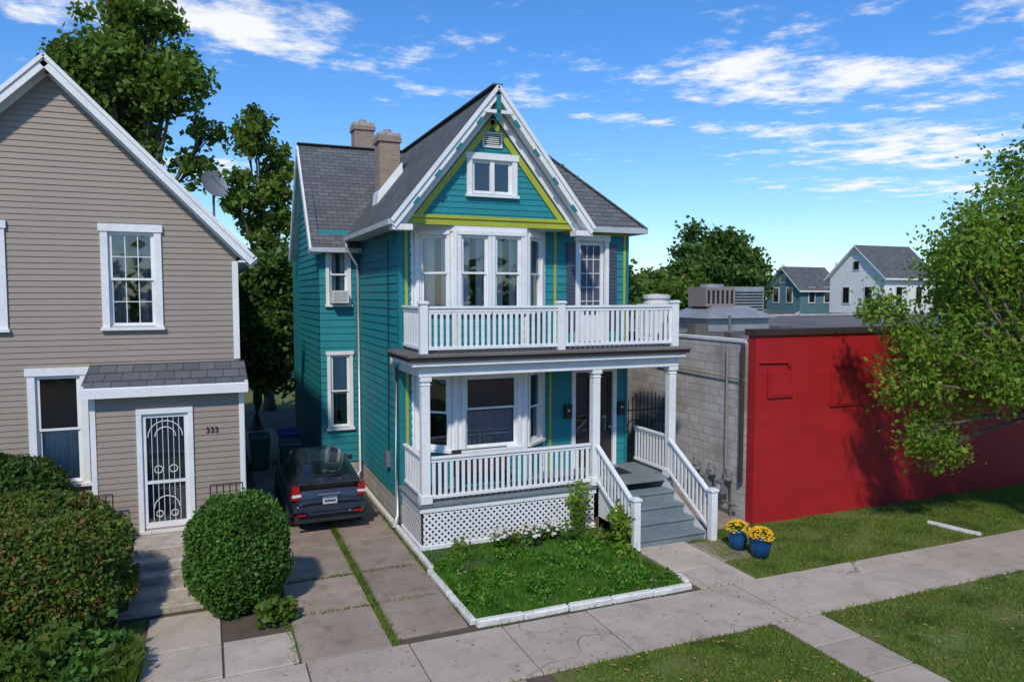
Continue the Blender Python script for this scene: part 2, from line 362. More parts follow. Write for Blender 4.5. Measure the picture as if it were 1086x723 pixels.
def bush(name,c,rx,ry,h,n,ls,m,power=2.6,lump=.12,coredark='bedg'):
    e=empty(name); th=rng.uniform(0,2*np.pi,n); w=rng.uniform(-1,1,n); ph=np.arccos(w)
    d=np.stack([np.sin(ph)*np.cos(th),np.sin(ph)*np.sin(th),np.cos(ph)],1)
    k=(np.abs(d)**power).sum(1)**(-1/power)
    ph0=rng.uniform(0,6,6)
    lum=1+lump*(np.sin(d[:,0]*5+ph0[0])*np.sin(d[:,1]*6+ph0[1])+.6*np.sin(d[:,2]*9+ph0[2]+d[:,0]*7))
    rad=k*lum*(rng.uniform(.86,1.03,n)+(rng.random(n)<.05)*rng.uniform(0,.08,n))
    P_=d*rad[:,None]*np.array([rx,ry,h/2])+np.array([c[0],c[1],h/2])
    P_=P_[P_[:,2]>.02]
    leafmesh('leaves',P_,ls,m,e)
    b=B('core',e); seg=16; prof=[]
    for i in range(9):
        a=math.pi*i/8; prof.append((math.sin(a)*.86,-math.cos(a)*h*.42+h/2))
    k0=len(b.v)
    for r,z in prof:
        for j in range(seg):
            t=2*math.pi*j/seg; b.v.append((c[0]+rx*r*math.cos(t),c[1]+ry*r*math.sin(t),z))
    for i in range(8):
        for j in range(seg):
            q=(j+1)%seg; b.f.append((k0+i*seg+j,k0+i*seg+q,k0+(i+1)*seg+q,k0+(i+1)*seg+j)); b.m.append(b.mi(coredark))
    for i in range(7):
        a=random.uniform(0,6.28); b.tube([(c[0],c[1],0),(c[0]+rx*.5*math.cos(a),c[1]+ry*.5*math.sin(a),h*.6)],[.03,.01],'bark',5)
    b.done(); return e
def scatter(n,x0,x1,y0,y1,z=.01):
    return np.stack([rng.uniform(x0,x1,n),rng.uniform(y0,y1,n),np.full(n,z)],1)
# ================================================================= GROUND
b=B('ground'); b.poly([(-300,-300,0),(400,-300,0),(400,500,0),(-300,500,0)],'soil'); b.done()
b=B('street'); b.poly([(-80,-6,.004),(120,-6,.004),(120,4.6,.004),(-80,4.6,.004)],'asphalt'); b.done()
b=B('curb'); b.wbox(-80,120,4.6,4.75,0,.13,'concrete'); b.done()
g=empty('lawn')
b=B('turf_sheets',g)
for x0,x1,y0,y1 in ((9.3,60,10.55,13.13),(4.3,8.2,4.75,8.92),(9.25,60,4.75,8.92),(-40,0.9,4.75,8.92),(-40,-1.0,10.55,13)):
    b.poly([(x0,y0,.004),(x1,y0,.004),(x1,y1,.004),(x0,y1,.004)],'grassg')
b.poly([(-60,35,.004),(200,35,.004),(200,300,.004),(-60,300,.004)],'grassg')
b.done()
ps=[scatter(70000,9.35,22,10.56,13.1),scatter(28000,4.35,8.22,6.6,8.94),scatter(52000,9.22,17,5.6,8.94),scatter(5000,-3,1,7,8.9)]
P_=np.concatenate(ps)
nv=np.sin(P_[:,0]*2.3+np.sin(P_[:,1]*3))*np.sin(P_[:,1]*2.9+1.3*np.sin(P_[:,0]*1.7))+rng.normal(0,.4,len(P_))
P_=P_[nv>-.5]
blades('grass_blades',P_,.055,.016,'blade',g)
# garden bed
g=empty('garden_bed'); b=B('bed_soil',g); b.wbox(3.85,7.8,10.72,14.2,0,.03,'bedg'); b.done()
P_=scatter(46000,3.85,7.85,10.75,14.1,.03)
nv=np.sin(P_[:,0]*2.9+1.2*np.sin(P_[:,1]*2.1))*np.sin(P_[:,1]*3.3+np.sin(P_[:,0]*2.2))+rng.normal(0,.3,len(P_))
P_=P_[(nv>-.45)&((P_[:,1]<13.2)|(rng.random(len(P_))<.3))]
blades('weeds',P_,.12,.02,'bedblade',g,.55)
P2=scatter(16000,3.9,7.8,10.8,13.4,.05)
nv=np.sin(P2[:,0]*4.1+1)*np.sin(P2[:,1]*3.7+np.sin(P2[:,0]*3))+rng.normal(0,.25,len(P2)); P2=P2[nv>.15]
P2[:,2]+=rng.uniform(0,.17,len(P2)); leafmesh('weed_leaves',P2,.045,'bedblade',g)
b=B('garden_border')
def stone_row(p0,p1,w,h,L=.8):
    p0=Vector(p0);p1=Vector(p1);n=max(1,int((p1-p0).length/L))
    for i in range(n):
        a=p0.lerp(p1,i/n+.0008);c=p0.lerp(p1,(i+1)/n-.0008); j=random.uniform(-.012,.012)
        b.beam((a.x+j,a.y+j,h/2+j*.5),(c.x+j,c.y-j,h/2),w,h+j,'curb')
stone_row((3.78,13.1,0),(3.82,10.72,0),.12,.12); stone_row((3.82,10.66,0),(7.9,10.62,0),.13,.13); stone_row((7.9,10.75,0),(7.95,11.1,0),.12,.12)
b.done(bevel=.025)
b=B('driveway_edging'); 
b.beam((3.84,13.15,.06),(3.84,20.3,.06),.10,.12,'curb'); b.done(bevel=.02)
b=B('sidewalk'); x=-12.3
while x<60:
    w=1.5; z=.03+random.uniform(-.006,.006)
    b.wbox(x+.010,x+w-.010,8.94,10.5,-.02,z,'concrete'); x+=w
b.done(bevel=.008)
b=B('front_walk')
for y0,y1 in ((10.53,11.35),(11.38,12.2),(12.23,12.9)): b.wbox(8.05,9.25,y0,y1,-.02,.034,'concrete')
for y0,y1 in ((8.1,8.91),(7.2,8.07),(6.3,7.17),(5.4,6.27)): b.wbox(8.25,9.2,y0,y1,-.02,.03,'concrete')
b.wbox(9.28,10.1,11.5,12.6,-.02,.026,'drive'); b.done(bevel=.01)
b=B('side_pavement'); b.wbox(10.15,11.4,13.2,22,-.02,.03,'drive'); b.done()
g=empty('driveway'); b=B('slabs',g)
ys=[4.75,6.3,7.7,8.9]; 
for y0,y1 in zip(ys,ys[1:]):
    b.wbox(1.05,2.45,y0+.01,y1-.01,-.02,.028,'drive'); b.wbox(2.47,3.9,y0+.01,y1-.01,-.02,.03,'drive')
ys=[10.53,12.1,13.6,15.3,17.0,18.8,20.4]
for y0,y1 in zip(ys,ys[1:]):
    b.wbox(1.15,2.46,y0+.012,y1-.012,-.02,.026+random.uniform(-.006,.006),'drive'); b.wbox(2.58,3.72,y0+.2,y1+.18,-.02,.03+random.uniform(-.006,.006),'drive')
b.wbox(1.15,2.35,20.4,30,-.02,.02,'drive'); b.done(bevel=.01)
P_=np.concatenate([scatter(2400,2.46,2.58,10.5,17,.01),scatter(260,1.2,3.6,12.08,12.12,.01),scatter(500,1.2,3.6,13.57,13.63,.01),scatter(700,1.02,1.15,10.5,16,.01),scatter(700,3.7,3.8,11,17,.01),scatter(300,-10,20,8.92,8.95),scatter(400,3.9,20,10.5,10.56)])
blades('crack_weeds',P_,.07,.018,'blade',g,.7)
b=B('yard_path')
b.wbox(-.95,.1,10.55,11.6,-.02,.03,'concrete'); b.wbox(.13,1.12,10.55,11.6,-.02,.034,'concrete'); b.wbox(-.95,.1,11.63,12.9,-.02,.034,'concrete'); b.done(bevel=.01)
P_=np.concatenate([scatter(300,4.4,8.2,6.6,8.9,.05),scatter(240,9.3,16,6,8.9,.05),scatter(200,9.4,18,10.6,13,.05),scatter(90,1.2,9,9,13,.045),scatter(120,-1,10,8.9,10.5,.04)])
leafmesh('fallen_leaves',P_,.045,'fallen',None,.75,1.3)
# ================================================================= TEAL HOUSE
H=empty('teal_two_storey_house')
X0,X1,YF,YW,XW=3.96,9.76,15.94,20.47,2.86
YB=15.25
XA,HW,ZE,ZA=5.87,2.31,6.8,9.70; SL=(ZA-ZE)/HW
w=B('walls',H)
fF=FRONT(YF); LP=.019
siding(w,fF,[(X0,1.0),(X1,1.0),(X1,6.86),(X0,6.86)],[(4.4,7.3,1.2,3.6),(4.4,7.3,4.2,6.7),(8.3,9.35,1.0,3.35),(8.38,9.10,4.1,6.55)],.19,LP,'teal')
siding(w,LEFT(X0),[(-YW,.62),(-YF,.62),(-YF,7.2),(-YW,7.2)],[],.19,LP,'teal')
fW=FRONT(YW)
siding(w,fW,[(XW,.62),(X0,.62),(X0,7.0),(XW,7.0)],[(3.12,3.62,5.0,6.6),(3.12,3.64,1.6,3.6)],.19,LP,'teal')
YR=22.75; YWB=25.0
siding(w,LEFT(XW),[(-YWB,.62),(-YW,.62),(-YW,7.0),(-YR,9.6),(-YWB,7.0)],[],.19,LP,'teal')
siding(w,RIGHT(X1),[(YF,.62),(27,.62),(27,6.86),(YF,6.86)],[],.19,LP,'teal')
w.poly([(X1,27,0),(XW,27,0),(XW,27,7),(X1,27,7)],'teal')
w.poly([(XW,YWB,.0),(XW,27,.0),(XW,27,7),(XW,YWB,7)],'teal')
w.done()
b=B('foundation',H)
b.wbox(X0+.03,X1-.03,YF+.03,27,0,.62,'found'); b.wbox(XW+.03,X0+.5,YW+.03,27.0-.01,0,.619,'found'); b.done()
b=B('gable_wall',H)
zr=lambda x: ZA-SL*abs(x-XA)
gx0,gx1=X0-.02,7.84
siding(b,FRONT(YB),[(gx0,6.92),(gx1,6.92),(gx1,zr(gx1)-.06),(XA,ZA-.06),(gx0,zr(gx0)-.06)],[(5.40,6.34,7.45,8.18)],.125,.014,'teal')
b.poly([(gx0,YB,6.75),(gx0,YF,6.75),(gx0,YF,zr(gx0)),(gx0,YB,zr(gx0))],'teal')
b.poly([(gx1,YB,6.75),(gx1,YF,6.75),(gx1,YF,zr(gx1)),(gx1,YB,zr(gx1))],'teal')
b.wbox(gx0,gx1,YB+.01,YF-.01,6.74,6.80,'white')
b.wbox(gx0-.03,gx1+.03,YB-.04,YB+.10,6.74,6.92,'lime')
b.wbox(gx0-.05,gx1+.05,YB-.07,YB-.02,6.88,6.95,'lime')
for sgn in (-1,1):
    xe=XA+sgn*(HW-.62)
    b.beam((xe,YB-.025,zr(xe)-.66),(XA-sgn*.02,YB-.025,ZA-.66),.05,.13,'lime',side=(0,1,0))
b.done()
fB=FRONT(YB)
window(H,fB,5.40,6.34,7.45,8.18,c=.12,split=0,curt='none',name='gable_window')
b=B('gable_window_mullion',H); b.fbox(fB,5.82,5.92,-.07,.03,7.45,8.18,'white'); b.done()
b=B('gable_vent',H); b.fbox(fB,5.64,5.67,0,.05,8.45,8.78,'white'); b.fbox(fB,6.07,6.10,0,.05,8.45,8.78,'white'); b.fbox(fB,5.67,6.07,0,.05,8.75,8.78,'white'); b.fbox(fB,5.67,6.07,0,.05,8.45,8.48,'white')
for i in range(6): 
    z=8.49+i*.043; b.hexa([pt(fB,5.67,.045,z),pt(fB,6.07,.045,z),pt(fB,6.07,.012,z+.02),pt(fB,5.67,.012,z+.02),pt(fB,5.67,.045,z+.012),pt(fB,6.07,.045,z+.012),pt(fB,6.07,.012,z+.032),pt(fB,5.67,.012,z+.032)],'whitesoft')
b.done()
bay=B('bay_walls',H)
pts=[(4.25,YF),(5.02,YB),(6.68,YB),(7.45,YF)]
for lvl,(z0,z1,wz0,wz1) in enumerate(((1.0,3.72,1.85,3.45),(4.05,6.745,4.9,6.55))):
    for i in range(3):
        fr,L=seg_frame(pts[i],pts[i+1])
        if i==1:
            hs=[(.2,L-.2,wz0,wz1)] if lvl==0 else [(.12,.12+.63,wz0,wz1),(L-.75,L-.12,wz0,wz1)]
        else: hs=[(.18,L-.18,wz0,wz1)]
        siding(bay,fr,[(0,z0),(L,z0),(L,wz0-.1),(0,wz0-.1)],[],.19,LP,'teal')
        siding(bay,fr,[(0,wz0-.1),(L,wz0-.1),(L,z1),(0,z1)],hs,3,.0,'white')
        for h_ in hs:
            window(H,fr,h_[0],h_[1],h_[2],h_[3],c=.075,split=(.5 if not(i==1 and lvl==0) else .55),curt=('sides' if lvl else ('none' if i!=1 else 'low')),name='bay_window',head=False,cm=('curtain' if lvl else 'curtainb'))
        bay.fbox(fr,-.02,L+.02,.0,.03,z1-.13,z1,'white')
        for uu in (0,L): bay.fbox(fr,uu-.035,uu+.035,-.03,.035,z0,z1-.13,'white')
bay.done()
b=B('corner_boards',H)
for x,wd,m_,lo in ((3.975,.10,'tealdk',1),(4.10,.06,'lime',1),(7.74,.06,'lime',0),(7.62,.06,'lime',1),(9.66,.06,'lime',1),(9.74,.08,'tealdk',1)):
    if lo and x!=9.66: b.fbox(fF,x-wd/2,x+wd/2,.0,.035 if m_=='lime' else .03,1.0,3.7,m_)
    if x!=7.62: b.fbox(fF,x-wd/2,x+wd/2,.0,.035 if m_=='lime' else .03,4.06,6.85,m_)
b.fbox(fF,7.95,9.8,.0,.04,6.70,6.86,'lime')
b.fbox(LEFT(X0),-YF-.12,-YF+.02,.0,.03,.62,6.8,'tealdk'); b.fbox(LEFT(X0),-YW+.0,-YW+.12,.0,.03,.62,6.8,'tealdk')
b.done()
b=B('balcony_door',H)
b.fbox(fF,8.28,8.38,-.02,.06,4.06,6.65,'white'); b.fbox(fF,9.10,9.20,-.02,.06,4.06,6.65,'white'); b.fbox(fF,8.25,9.23,-.02,.08,6.55,6.70,'white')
b.fbox(fF,8.38,9.10,-.10,-.04,4.1,4.75,'white')
b.fbox(fF,8.38,8.47,-.10,-.04,4.75,6.55,'white'); b.fbox(fF,9.01,9.10,-.10,-.04,4.75,6.55,'white'); b.fbox(fF,8.47,9.01,-.10,-.04,6.45,6.55,'white')
b.poly([pt(fF,8.47,-.085,4.75),pt(fF,9.01,-.085,4.75),pt(fF,9.01,-.085,6.45),pt(fF,8.47,-.085,6.45)],'slate')
for i in (1,2): b.fbox(fF,8.47+.18*i-.009,8.47+.18*i+.009,-.084,-.065,4.75,6.45,'whitesoft')
for i in range(1,5): b.fbox(fF,8.47,9.01,-.084,-.068,4.75+.34*i-.009,4.75+.34*i+.009,'white')
for x0 in (8.05,9.21):
    b.fbox(fF,x0,x0+.22,.02,.06,4.4,6.5,'slate')
    for i in range(22): b.fbox(fF,x0+.03,x0+.19,.06,.072,4.5+i*.088,4.5+i*.088+.05,'slate')
b.done()
b=B('entry_doors',H)
b.fbox(fF,8.20,8.30,-.02,.06,1.0,3.45,'white'); b.fbox(fF,9.35,9.45,-.02,.06,1.0,3.45,'white'); b.fbox(fF,8.30,9.35,-.02,.06,3.35,3.47,'white'); b.fbox(fF,8.79,8.86,-.1,.05,1.0,3.35,'white')
for x0 in (8.30,8.86):
    x1=x0+.49
    b.fbox(fF,x0,x0+.09,-.1,-.05,1.0,3.35,'doord'); b.fbox(fF,x1-.09,x1,-.1,-.05,1.0,3.35,'doord'); b.fbox(fF,x0+.09,x1-.09,-.1,-.05,1.0,1.85,'doord'); b.fbox(fF,x0+.09,x1-.09,-.1,-.05,3.2,3.35,'doord')
    b.fbox(fF,x0+.14,x1-.14,-.05,-.035,1.15,1.7,'doord')
    b.poly([pt(fF,x0+.09,-.075,1.85),pt(fF,x1-.09,-.075,1.85),pt(fF,x1-.09,-.075,3.2),pt(fF,x0+.09,-.075,3.2)],'glass')
    b.tube([pt(fF,x1-.05,-.05,1.95),pt(fF,x1-.05,.02,1.95)],.025,'gutter',8)
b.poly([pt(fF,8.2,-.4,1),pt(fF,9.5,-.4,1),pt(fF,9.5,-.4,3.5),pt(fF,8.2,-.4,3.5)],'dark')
b.done()
for x in (8.08,9.57):
    b=B('mailbox'); b.fbox(fF,x-.09,x+.09,.02,.12,2.25,2.55,'black'); b.fbox(fF,x-.1,x+.1,.02,.14,2.55,2.58,'black'); b.fbox(fF,x-.03,x+.03,.12,.125,2.42,2.47,'gutter'); b.done(bevel=.008)
window(H,fW,3.12,3.62,5.0,6.6,c=.09,curt='sides',name='wing_window')
window(H,fW,3.12,3.64,1.6,3.6,c=.09,curt='blind',name='wing_window')
b=B('window_air_conditioner',H); b.fbox(fW,3.15,3.59,-.06,.34,5.02,5.36,'whitesoft')
for i in range(7): b.fbox(fW,3.18,3.55,.341,.346,5.06+i*.04,5.08+i*.04,'metal')
b.done(bevel=.01)
r=B('roof',H)
th=.07
yf,yb=YB-.38,26.0
xl=XA-HW; xr=XA+HW
r.slab([(XA,yf,ZA),(XA,yb,ZA),(xl,yb,ZE),(xl,yf,ZE)],th,'shy','whitesoft')
r.slab([(XA,yf,ZA),(xr,yf,ZE),(xr,yb,ZE),(XA,yb,ZA)],th,'shy','whitesoft')
xw=XW-.26; ye0,ye1=YW-.33,YR+(YR-YW)+.33; ZW=9.68; ze=ZW-(YR-ye0)*SL*.97
r.slab([(xw,YR,ZW),(xw,ye0,ze),(XA,ye0,ze),(XA,YR,ZW)],th,'shx','whitesoft')
r.slab([(xw,YR,ZW),(XA,YR,ZW),(XA,ye1,ze),(xw,ye1,ze)],th,'shx','whitesoft')
ex,ey=10.08,YF-.38; K=2.6; zt=6.85+K*1.07
r.poly([(XA,ey,6.85),(ex,ey,6.85),(ex-K,ey+K,zt),(XA,ey+K,zt)],'shx')
r.poly([(ex,ey,6.85),(ex,27.4,6.85),(ex-K,27.4-K,zt),(ex-K,ey+K,zt)],'shy')
r.poly([(XA,ey+K,zt),(ex-K,ey+K,zt),(ex-K,27.4-K,zt),(XA,27.4-K,zt)],'shx')
r.poly([(ex,27.4,6.85),(XA,27.4,6.85),(XA,27.4-K,zt),(ex-K,27.4-K,zt)],'shx')
r.done()
b=B('roof_trim',H)
b.beam((ex,ey,6.87),(ex-K,ey+K,zt+.02),.16,.03,'shx')
b.beam((XA,yf,ZA+.02),(XA,yb,ZA+.02),.22,.03,'shy')
b.beam((xw,YR,ZW+.02),(XA,YR,ZW+.02),.22,.03,'shx')
b.wbox(8.0,ex-.02,ey+.03,YF-.005,6.78,6.84,'white'); b.wbox(8.3,ex,ey-.02,ey+.03,6.74,6.87,'gutter'); b.wbox(X1,ex-.03,YF,27.3,6.78,6.84,'white'); b.wbox(ex-.03,ex+.03,ey,27.4,6.74,6.86,'gutter')
b.wbox(xl+.03,X0-.0,yf+.3,YW-.02,ZE-.10,ZE-.04,'whitesoft'); b.wbox(xl-.09,xl+.02,yf+.05,YW-.3,ZE-.12,ZE-.01,'gutter')
for s_ in (-1,1):
    xe=XA+s_*HW
    b.beam((xe,yf-.005,ZE-.13),(XA,yf-.005,ZA-.13),.05,.16,'white',side=(0,1,0))
    b.beam((xe+s_*.03,yf-.04,ZE-.05),(XA,yf-.04,ZA-.03),.06,.08,'white',side=(0,1,0))
    b.beam((xe,(yf+YB)/2,ZE-.19),(XA,(yf+YB)/2,ZA-.19),YB-yf-.06,.03,'white',side=(0,1,0))
    b.beam((xe-s_*.22,YB-.06,ZE-.10),(XA,YB-.06,ZA-.39),.05,.16,'white',side=(0,1,0))
    for i in range(1,5):
        t=i/5+.02; xx=XA+s_*HW*(1-t); zz=zr(xx)
        b.beam((xx-s_*.05,yf-.036,zz-.195),(xx+s_*.06,yf-.036,zz-.195-.11*SL),.02,.08,'tealdk',side=(0,1,0))
    b.wbox(min(xe,xe-s_*.42),max(xe,xe-s_*.42),yf,YB-.08,ZE-.22,ZE-.10,'white')
b.wbox(XA-.05,XA+.05,yf-.045,yf-.005,ZA-.75,ZA-.2,'tealdk'); b.beam((XA-.33,yf-.02,ZA-.56),(XA+.33,yf-.02,ZA-.56),.05,.07,'white',side=(0,1,0))
for ye in (ye0,ye1):
    b.beam((xw+.0,ye,ze-.13),(xw+.0,YR,ZW-.13),.05,.2,'white',side=(1,0,0)); b.beam((xw+.15,ye,ze-.16),(xw+.15,YR,ZW-.16),.26,.03,'whitesoft',side=(1,0,0))
b.wbox(xw,X0-.1,ye0-.09,ye0+.01,ze-.12,ze-.01,'gutter'); b.wbox(xw+.03,X0,ye0+.02,YW-.005,ze-.12,ze-.07,'whitesoft')
b.done()
b=B('downspouts',H)
b.tube([(xl-.03,YW-.45,ZE-.12),(xl-.03,YW-.45,ZE-.3),(X0-.09,YW-.12,ZE-.75),(X0-.09,YW-.12,.35),(X0-.3,YW-.3,.08)],.045,'gutter',8)
b.tube([(3.70,15.6,3.9),(3.70,15.7,3.75),(X0-.08,YF+.15,3.6),(X0-.08,YF+.15,.3),(X0-.2,YF-.1,.08)],.045,'gutter',8)
b.done(smooth=True)
b=B('utility_wires',H)
b.tube([(X0-.03,YF+1.0,6.5),(X0-.04,YF+1.02,3.0),(X0-.04,YF+1.1,1.2)],.012,'black',5); b.wbox(X0-.12,X0-.015,YF+.98,YF+1.2,1.2,1.55,'pipe')
b.done()
b=B('chimney',H)
def chim(x0,x1,y0,y1,z0,z1):
    b.wbox(x0,x1,y0,y1,z0,z1-.25,'brick'); b.wbox(x0-.04,x1+.04,y0-.04,y1+.04,z1-.25,z1-.12,'brick'); b.wbox(x0-.02,x1+.02,y0-.02,y1+.02,z1-.12,z1,'found')
    b.lathe(((x0+x1)/2,(y0+y1)/2,z1),[(.13,0),(.11,.12),(.08,.12),(.08,0)],'brick',12)
chim(4.3,4.85,19.35,19.95,7.2,9.5); chim(4.35,4.95,23.0,23.6,8.8,10.55)
b.hexa([(4.22,19.3,7.60),(4.92,19.3,8.47),(4.92,20.0,8.47),(4.22,20.0,7.60),(4.26,19.32,7.95),(4.9,19.32,8.75),(4.9,19.98,8.75),(4.26,19.98,7.95)],'white')
b.done(bevel=.01)
# PORCH
b=B('porch_structure',H)
PY=14.33
b.wbox(3.62,10.30,13.95,YF-.02,4.0,4.055,'roofflat')
b.wbox(3.66,10.26,13.99,YF-.025,3.92,3.998,'darkbrown')
b.wbox(3.72,10.20,14.05,YF-.03,3.82,3.918,'white')
b.wbox(3.90,10.10,14.20,14.46,3.60,3.818,'white'); b.wbox(3.90,4.12,14.46,YF-.03,3.60,3.818,'white'); b.wbox(9.88,10.10,14.46,YF-.03,3.60,3.818,'white')
b.wbox(4.12,9.88,14.46,YF-.03,3.74,3.80,'whitesoft')
b.wbox(3.88,10.14,14.24,YF-.02,.93,1.0,'porchfloor')
b.wbox(3.93,8.0,14.29,14.36,.80,.928,'white'); b.wbox(3.93,4.0,14.36,YF-.02,.80,.928,'white')
b.wbox(3.93,8.0,14.29,14.36,.02,.12,'white'); b.wbox(3.93,4.0,14.36,YF-.02,.02,.12,'white')
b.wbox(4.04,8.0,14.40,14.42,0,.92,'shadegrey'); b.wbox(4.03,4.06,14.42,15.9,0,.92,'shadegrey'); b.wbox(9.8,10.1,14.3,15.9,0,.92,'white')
for x in (4.05,7.97,9.98):
    b.wbox(x-.09,x+.09,PY-.09,PY+.09,1.0,3.6,'white'); b.wbox(x-.125,x+.125,PY-.125,PY+.125,1.001,1.18,'white'); b.wbox(x-.12,x+.12,PY-.12,PY+.12,3.50,3.598,'white'); b.wbox(x-.105,x+.105,PY-.105,PY+.105,3.42,3.45,'white')
b.done(bevel=.008)
b=B('porch_lattice',H)
def lattice(fr,u0,u1,z0,z1,sp=.135,wd=.068):
    for sgn,n in ((1,.0),(-1,.008)):
        c=u0-(z1-z0)
        while c<u1:
            if sgn==1: f=lambda u: z0+(u-c)
            else: f=lambda u: z1-(u-c)
            ua=max(c,u0); ub=min(c+(z1-z0),u1)
            if ub-ua>.01:
                h=wd; za=f(ua); zb=f(ub)
                b.poly([pt(fr,ua,n,za-h/2),pt(fr,ub,n,zb-h/2),pt(fr,ub,n,zb+h/2),pt(fr,ua,n,za+h/2)],'white')
            c+=sp
lattice(FRONT(14.32),4.0,7.95,.12,.80); lattice(LEFT(3.965),-15.9,-14.36,.12,.80)
b.done()
def rail(b,p0,p1,zb,zt,m='white',sp=.125,bw=.07,slope=0,th=.025):
    p0=Vector((*p0,0));p1=Vector((*p1,0)); L=(p1-p0).length; d=(p1-p0)/L
    b.beam((p0.x,p0.y,zt),(p1.x,p1.y,zt+slope*L),.10,.05,m); b.beam((p0.x,p0.y,zt-.06),(p1.x,p1.y,zt-.06+slope*L),.045,.07,m)
    b.beam((p0.x,p0.y,zb+.03),(p1.x,p1.y,zb+.03+slope*L),.05,.07,m)
    n=max(1,int(L/sp))
    for i in range(n):
        t=(i+.5)*L/n; c=p0+d*t; zz=slope*t
        a=d*bw/2; s_=Vector((-d.y,d.x,0))*th/2
        def P(u,v,z_): v_=c+a*u+s_*v; return (v_.x,v_.y,z_)
        b.hexa([P(-1,-1,zb+.05+zz-slope*bw/2),P(1,-1,zb+.05+zz+slope*bw/2),P(1,1,zb+.05+zz+slope*bw/2),P(-1,1,zb+.05+zz-slope*bw/2),
                P(-1,-1,zt-.08+zz-slope*bw/2),P(1,-1,zt-.08+zz+slope*bw/2),P(1,1,zt-.08+zz+slope*bw/2),P(-1,1,zt-.08+zz-slope*bw/2)],m)
def newel(b,x,y,z0,z1,s=.08,m='white'):
    b.wbox(x-s,x+s,y-s,y+s,z0,z1,m); b.wbox(x-s-.025,x+s+.025,y-s-.025,y+s+.025,z1,z1+.035,m); b.wbox(x-s-.01,x+s+.01,y-s-.01,y+s+.01,z1+.035,z1+.06,m)
b=B('balcony_railing',H)
rail(b,(4.1,14.33),(7.03,14.33),4.13,4.99); rail(b,(7.19,14.33),(10.0,14.33),4.13,4.99)
rail(b,(4.03,14.42),(4.03,15.9),4.13,4.99); rail(b,(10.05,14.42),(10.05,15.9),4.13,4.99)
for x in (4.03,7.11,10.05): newel(b,x,14.33,4.056,5.06)
b.done(bevel=.005)
b=B('porch_railing',H)
rail(b,(4.17,14.33),(7.85,14.33),1.08,1.92); rail(b,(4.03,14.45),(4.03,15.9),1.08,1.92); rail(b,(10.0,14.45),(10.0,15.9),1.08,1.92)
SX0,SX1=8.06,9.78; run=.38
rs=-(.95)/1.62
for x in (7.97,9.88):
    rail(b,(x,14.2),(x,12.66),1.10,1.90,slope=rs,sp=.13)
    newel(b,x,12.60,0,1.08,.075)
b.done(bevel=.005)
b=B('porch_steps',H)
for i in range(4):
    zt_=.8-.2*i; y1=14.24-run*i; 
    b.wbox(SX0,SX1,y1-run-.03,y1,zt_-.045,zt_,'step'); b.wbox(SX0+.01,SX1-.01,y1-run,y1-.02,.0,zt_-.046,'step')
b.wbox(SX0-.03,SX0-.002,12.7,14.24,0,.3,'white'); 
for x in (SX0-.03,SX1+.003):
    b.poly([(x,14.24,0),(x,12.68,0),(x,12.68,.2),(x,14.24,1.0)],'white')
b.done(bevel=.006)
b=B('porch_doormat'); b.wbox(8.5,9.3,14.9,15.5,1.001,1.02,'rubber'); b.done()
b=B('porch_bench'); b.wbox(4.9,6.2,14.95,15.2,1.38,1.44,'doord')
for x in (4.95,6.1): b.wbox(x,x+.05,14.97,15.18,1.0,1.38,'doord')
b.wbox(4.9,6.2,15.19,15.22,1.44,1.85,'doord'); b.done()
# ================================================================= LEFT HOUSE
L_=empty('tan_clapboard_house')
LX,LY=.63,16.6; AX,AZ=-2.67,9.73; EX,EZ=.95,6.06; sl=(AZ-EZ)/(EX-AX); LXL=2*AX-LX; VY=15.4; VX0=-2.0
zl=lambda x: AZ-sl*abs(x-AX)
b=B('walls',L_)
fl=FRONT(LY); fv=FRONT(VY)
H1=(-1.76,-.93,4.62,6.50); H2=(-3.08,-2.32,1.55,3.68); H3=(-4.5,-3.60,4.62,6.50)
siding(b,fl,[(LXL,.6),(LX,.6),(LX,zl(LX)-.05),(AX,AZ-.08),(LXL,zl(LXL)-.05)],[H1,H2,H3],.115,.016,'tan')
DO=(-1.17,-.37,.80,3.0)
siding(b,fv,[(VX0,.6),(LX,.6),(LX,3.42),(VX0,3.42)],[DO],.115,.016,'tan')
siding(b,LEFT(VX0),[(-LY,.6),(-VY,.6),(-VY,3.42),(-LY,3.42)],[],.115,.016,'tan')
siding(b,RIGHT(LX),[(VY,.6),(LY,.6),(LY,3.42),(VY,3.42)],[],.115,.016,'tan')
siding(b,RIGHT(LX),[(LY,.6),(29,.6),(29,5.9),(LY,5.9)],[],.115,.016,'tan')
b.poly([(LXL,LY,0),(LXL,29,0),(LXL,29,6),(LXL,LY,6)],'tan'); b.poly([(LX,29,0),(LXL,29,0),(LXL,29,6),(AX,29,AZ-.1),(LX,29,6)],'tan')
b.wbox(LXL+.02,LX-.02,LY+.02,28.9,0,.6,'found'); b.wbox(VX0+.02,LX-.02,VY+.02,LY,0,.599,'found')
b.done()
window(L_,fl,*H1,c=.13,curt='sides',name='upper_window',cm='curtainb',grid=(3,2))
window(L_,fl,*H3,c=.13,curt='full',name='upper_window')
window(L_,fl,*H2,c=.13,curt='low',cm='curtain',name='lower_window')
b=B('corner_boards',L_); b.fbox(fl,LX-.10,LX+.02,0,.03,3.9,5.95,'white'); b.fbox(fv,LX-.07,LX+.02,0,.03,.6,3.4,'white'); b.fbox(fv,VX0-.02,VX0+.07,0,.03,.6,3.4,'white'); b.fbox(RIGHT(LX),VY-.02,VY+.1,0.003,.031,.6,3.4,'white'); b.done()
b=B('roof',L_)
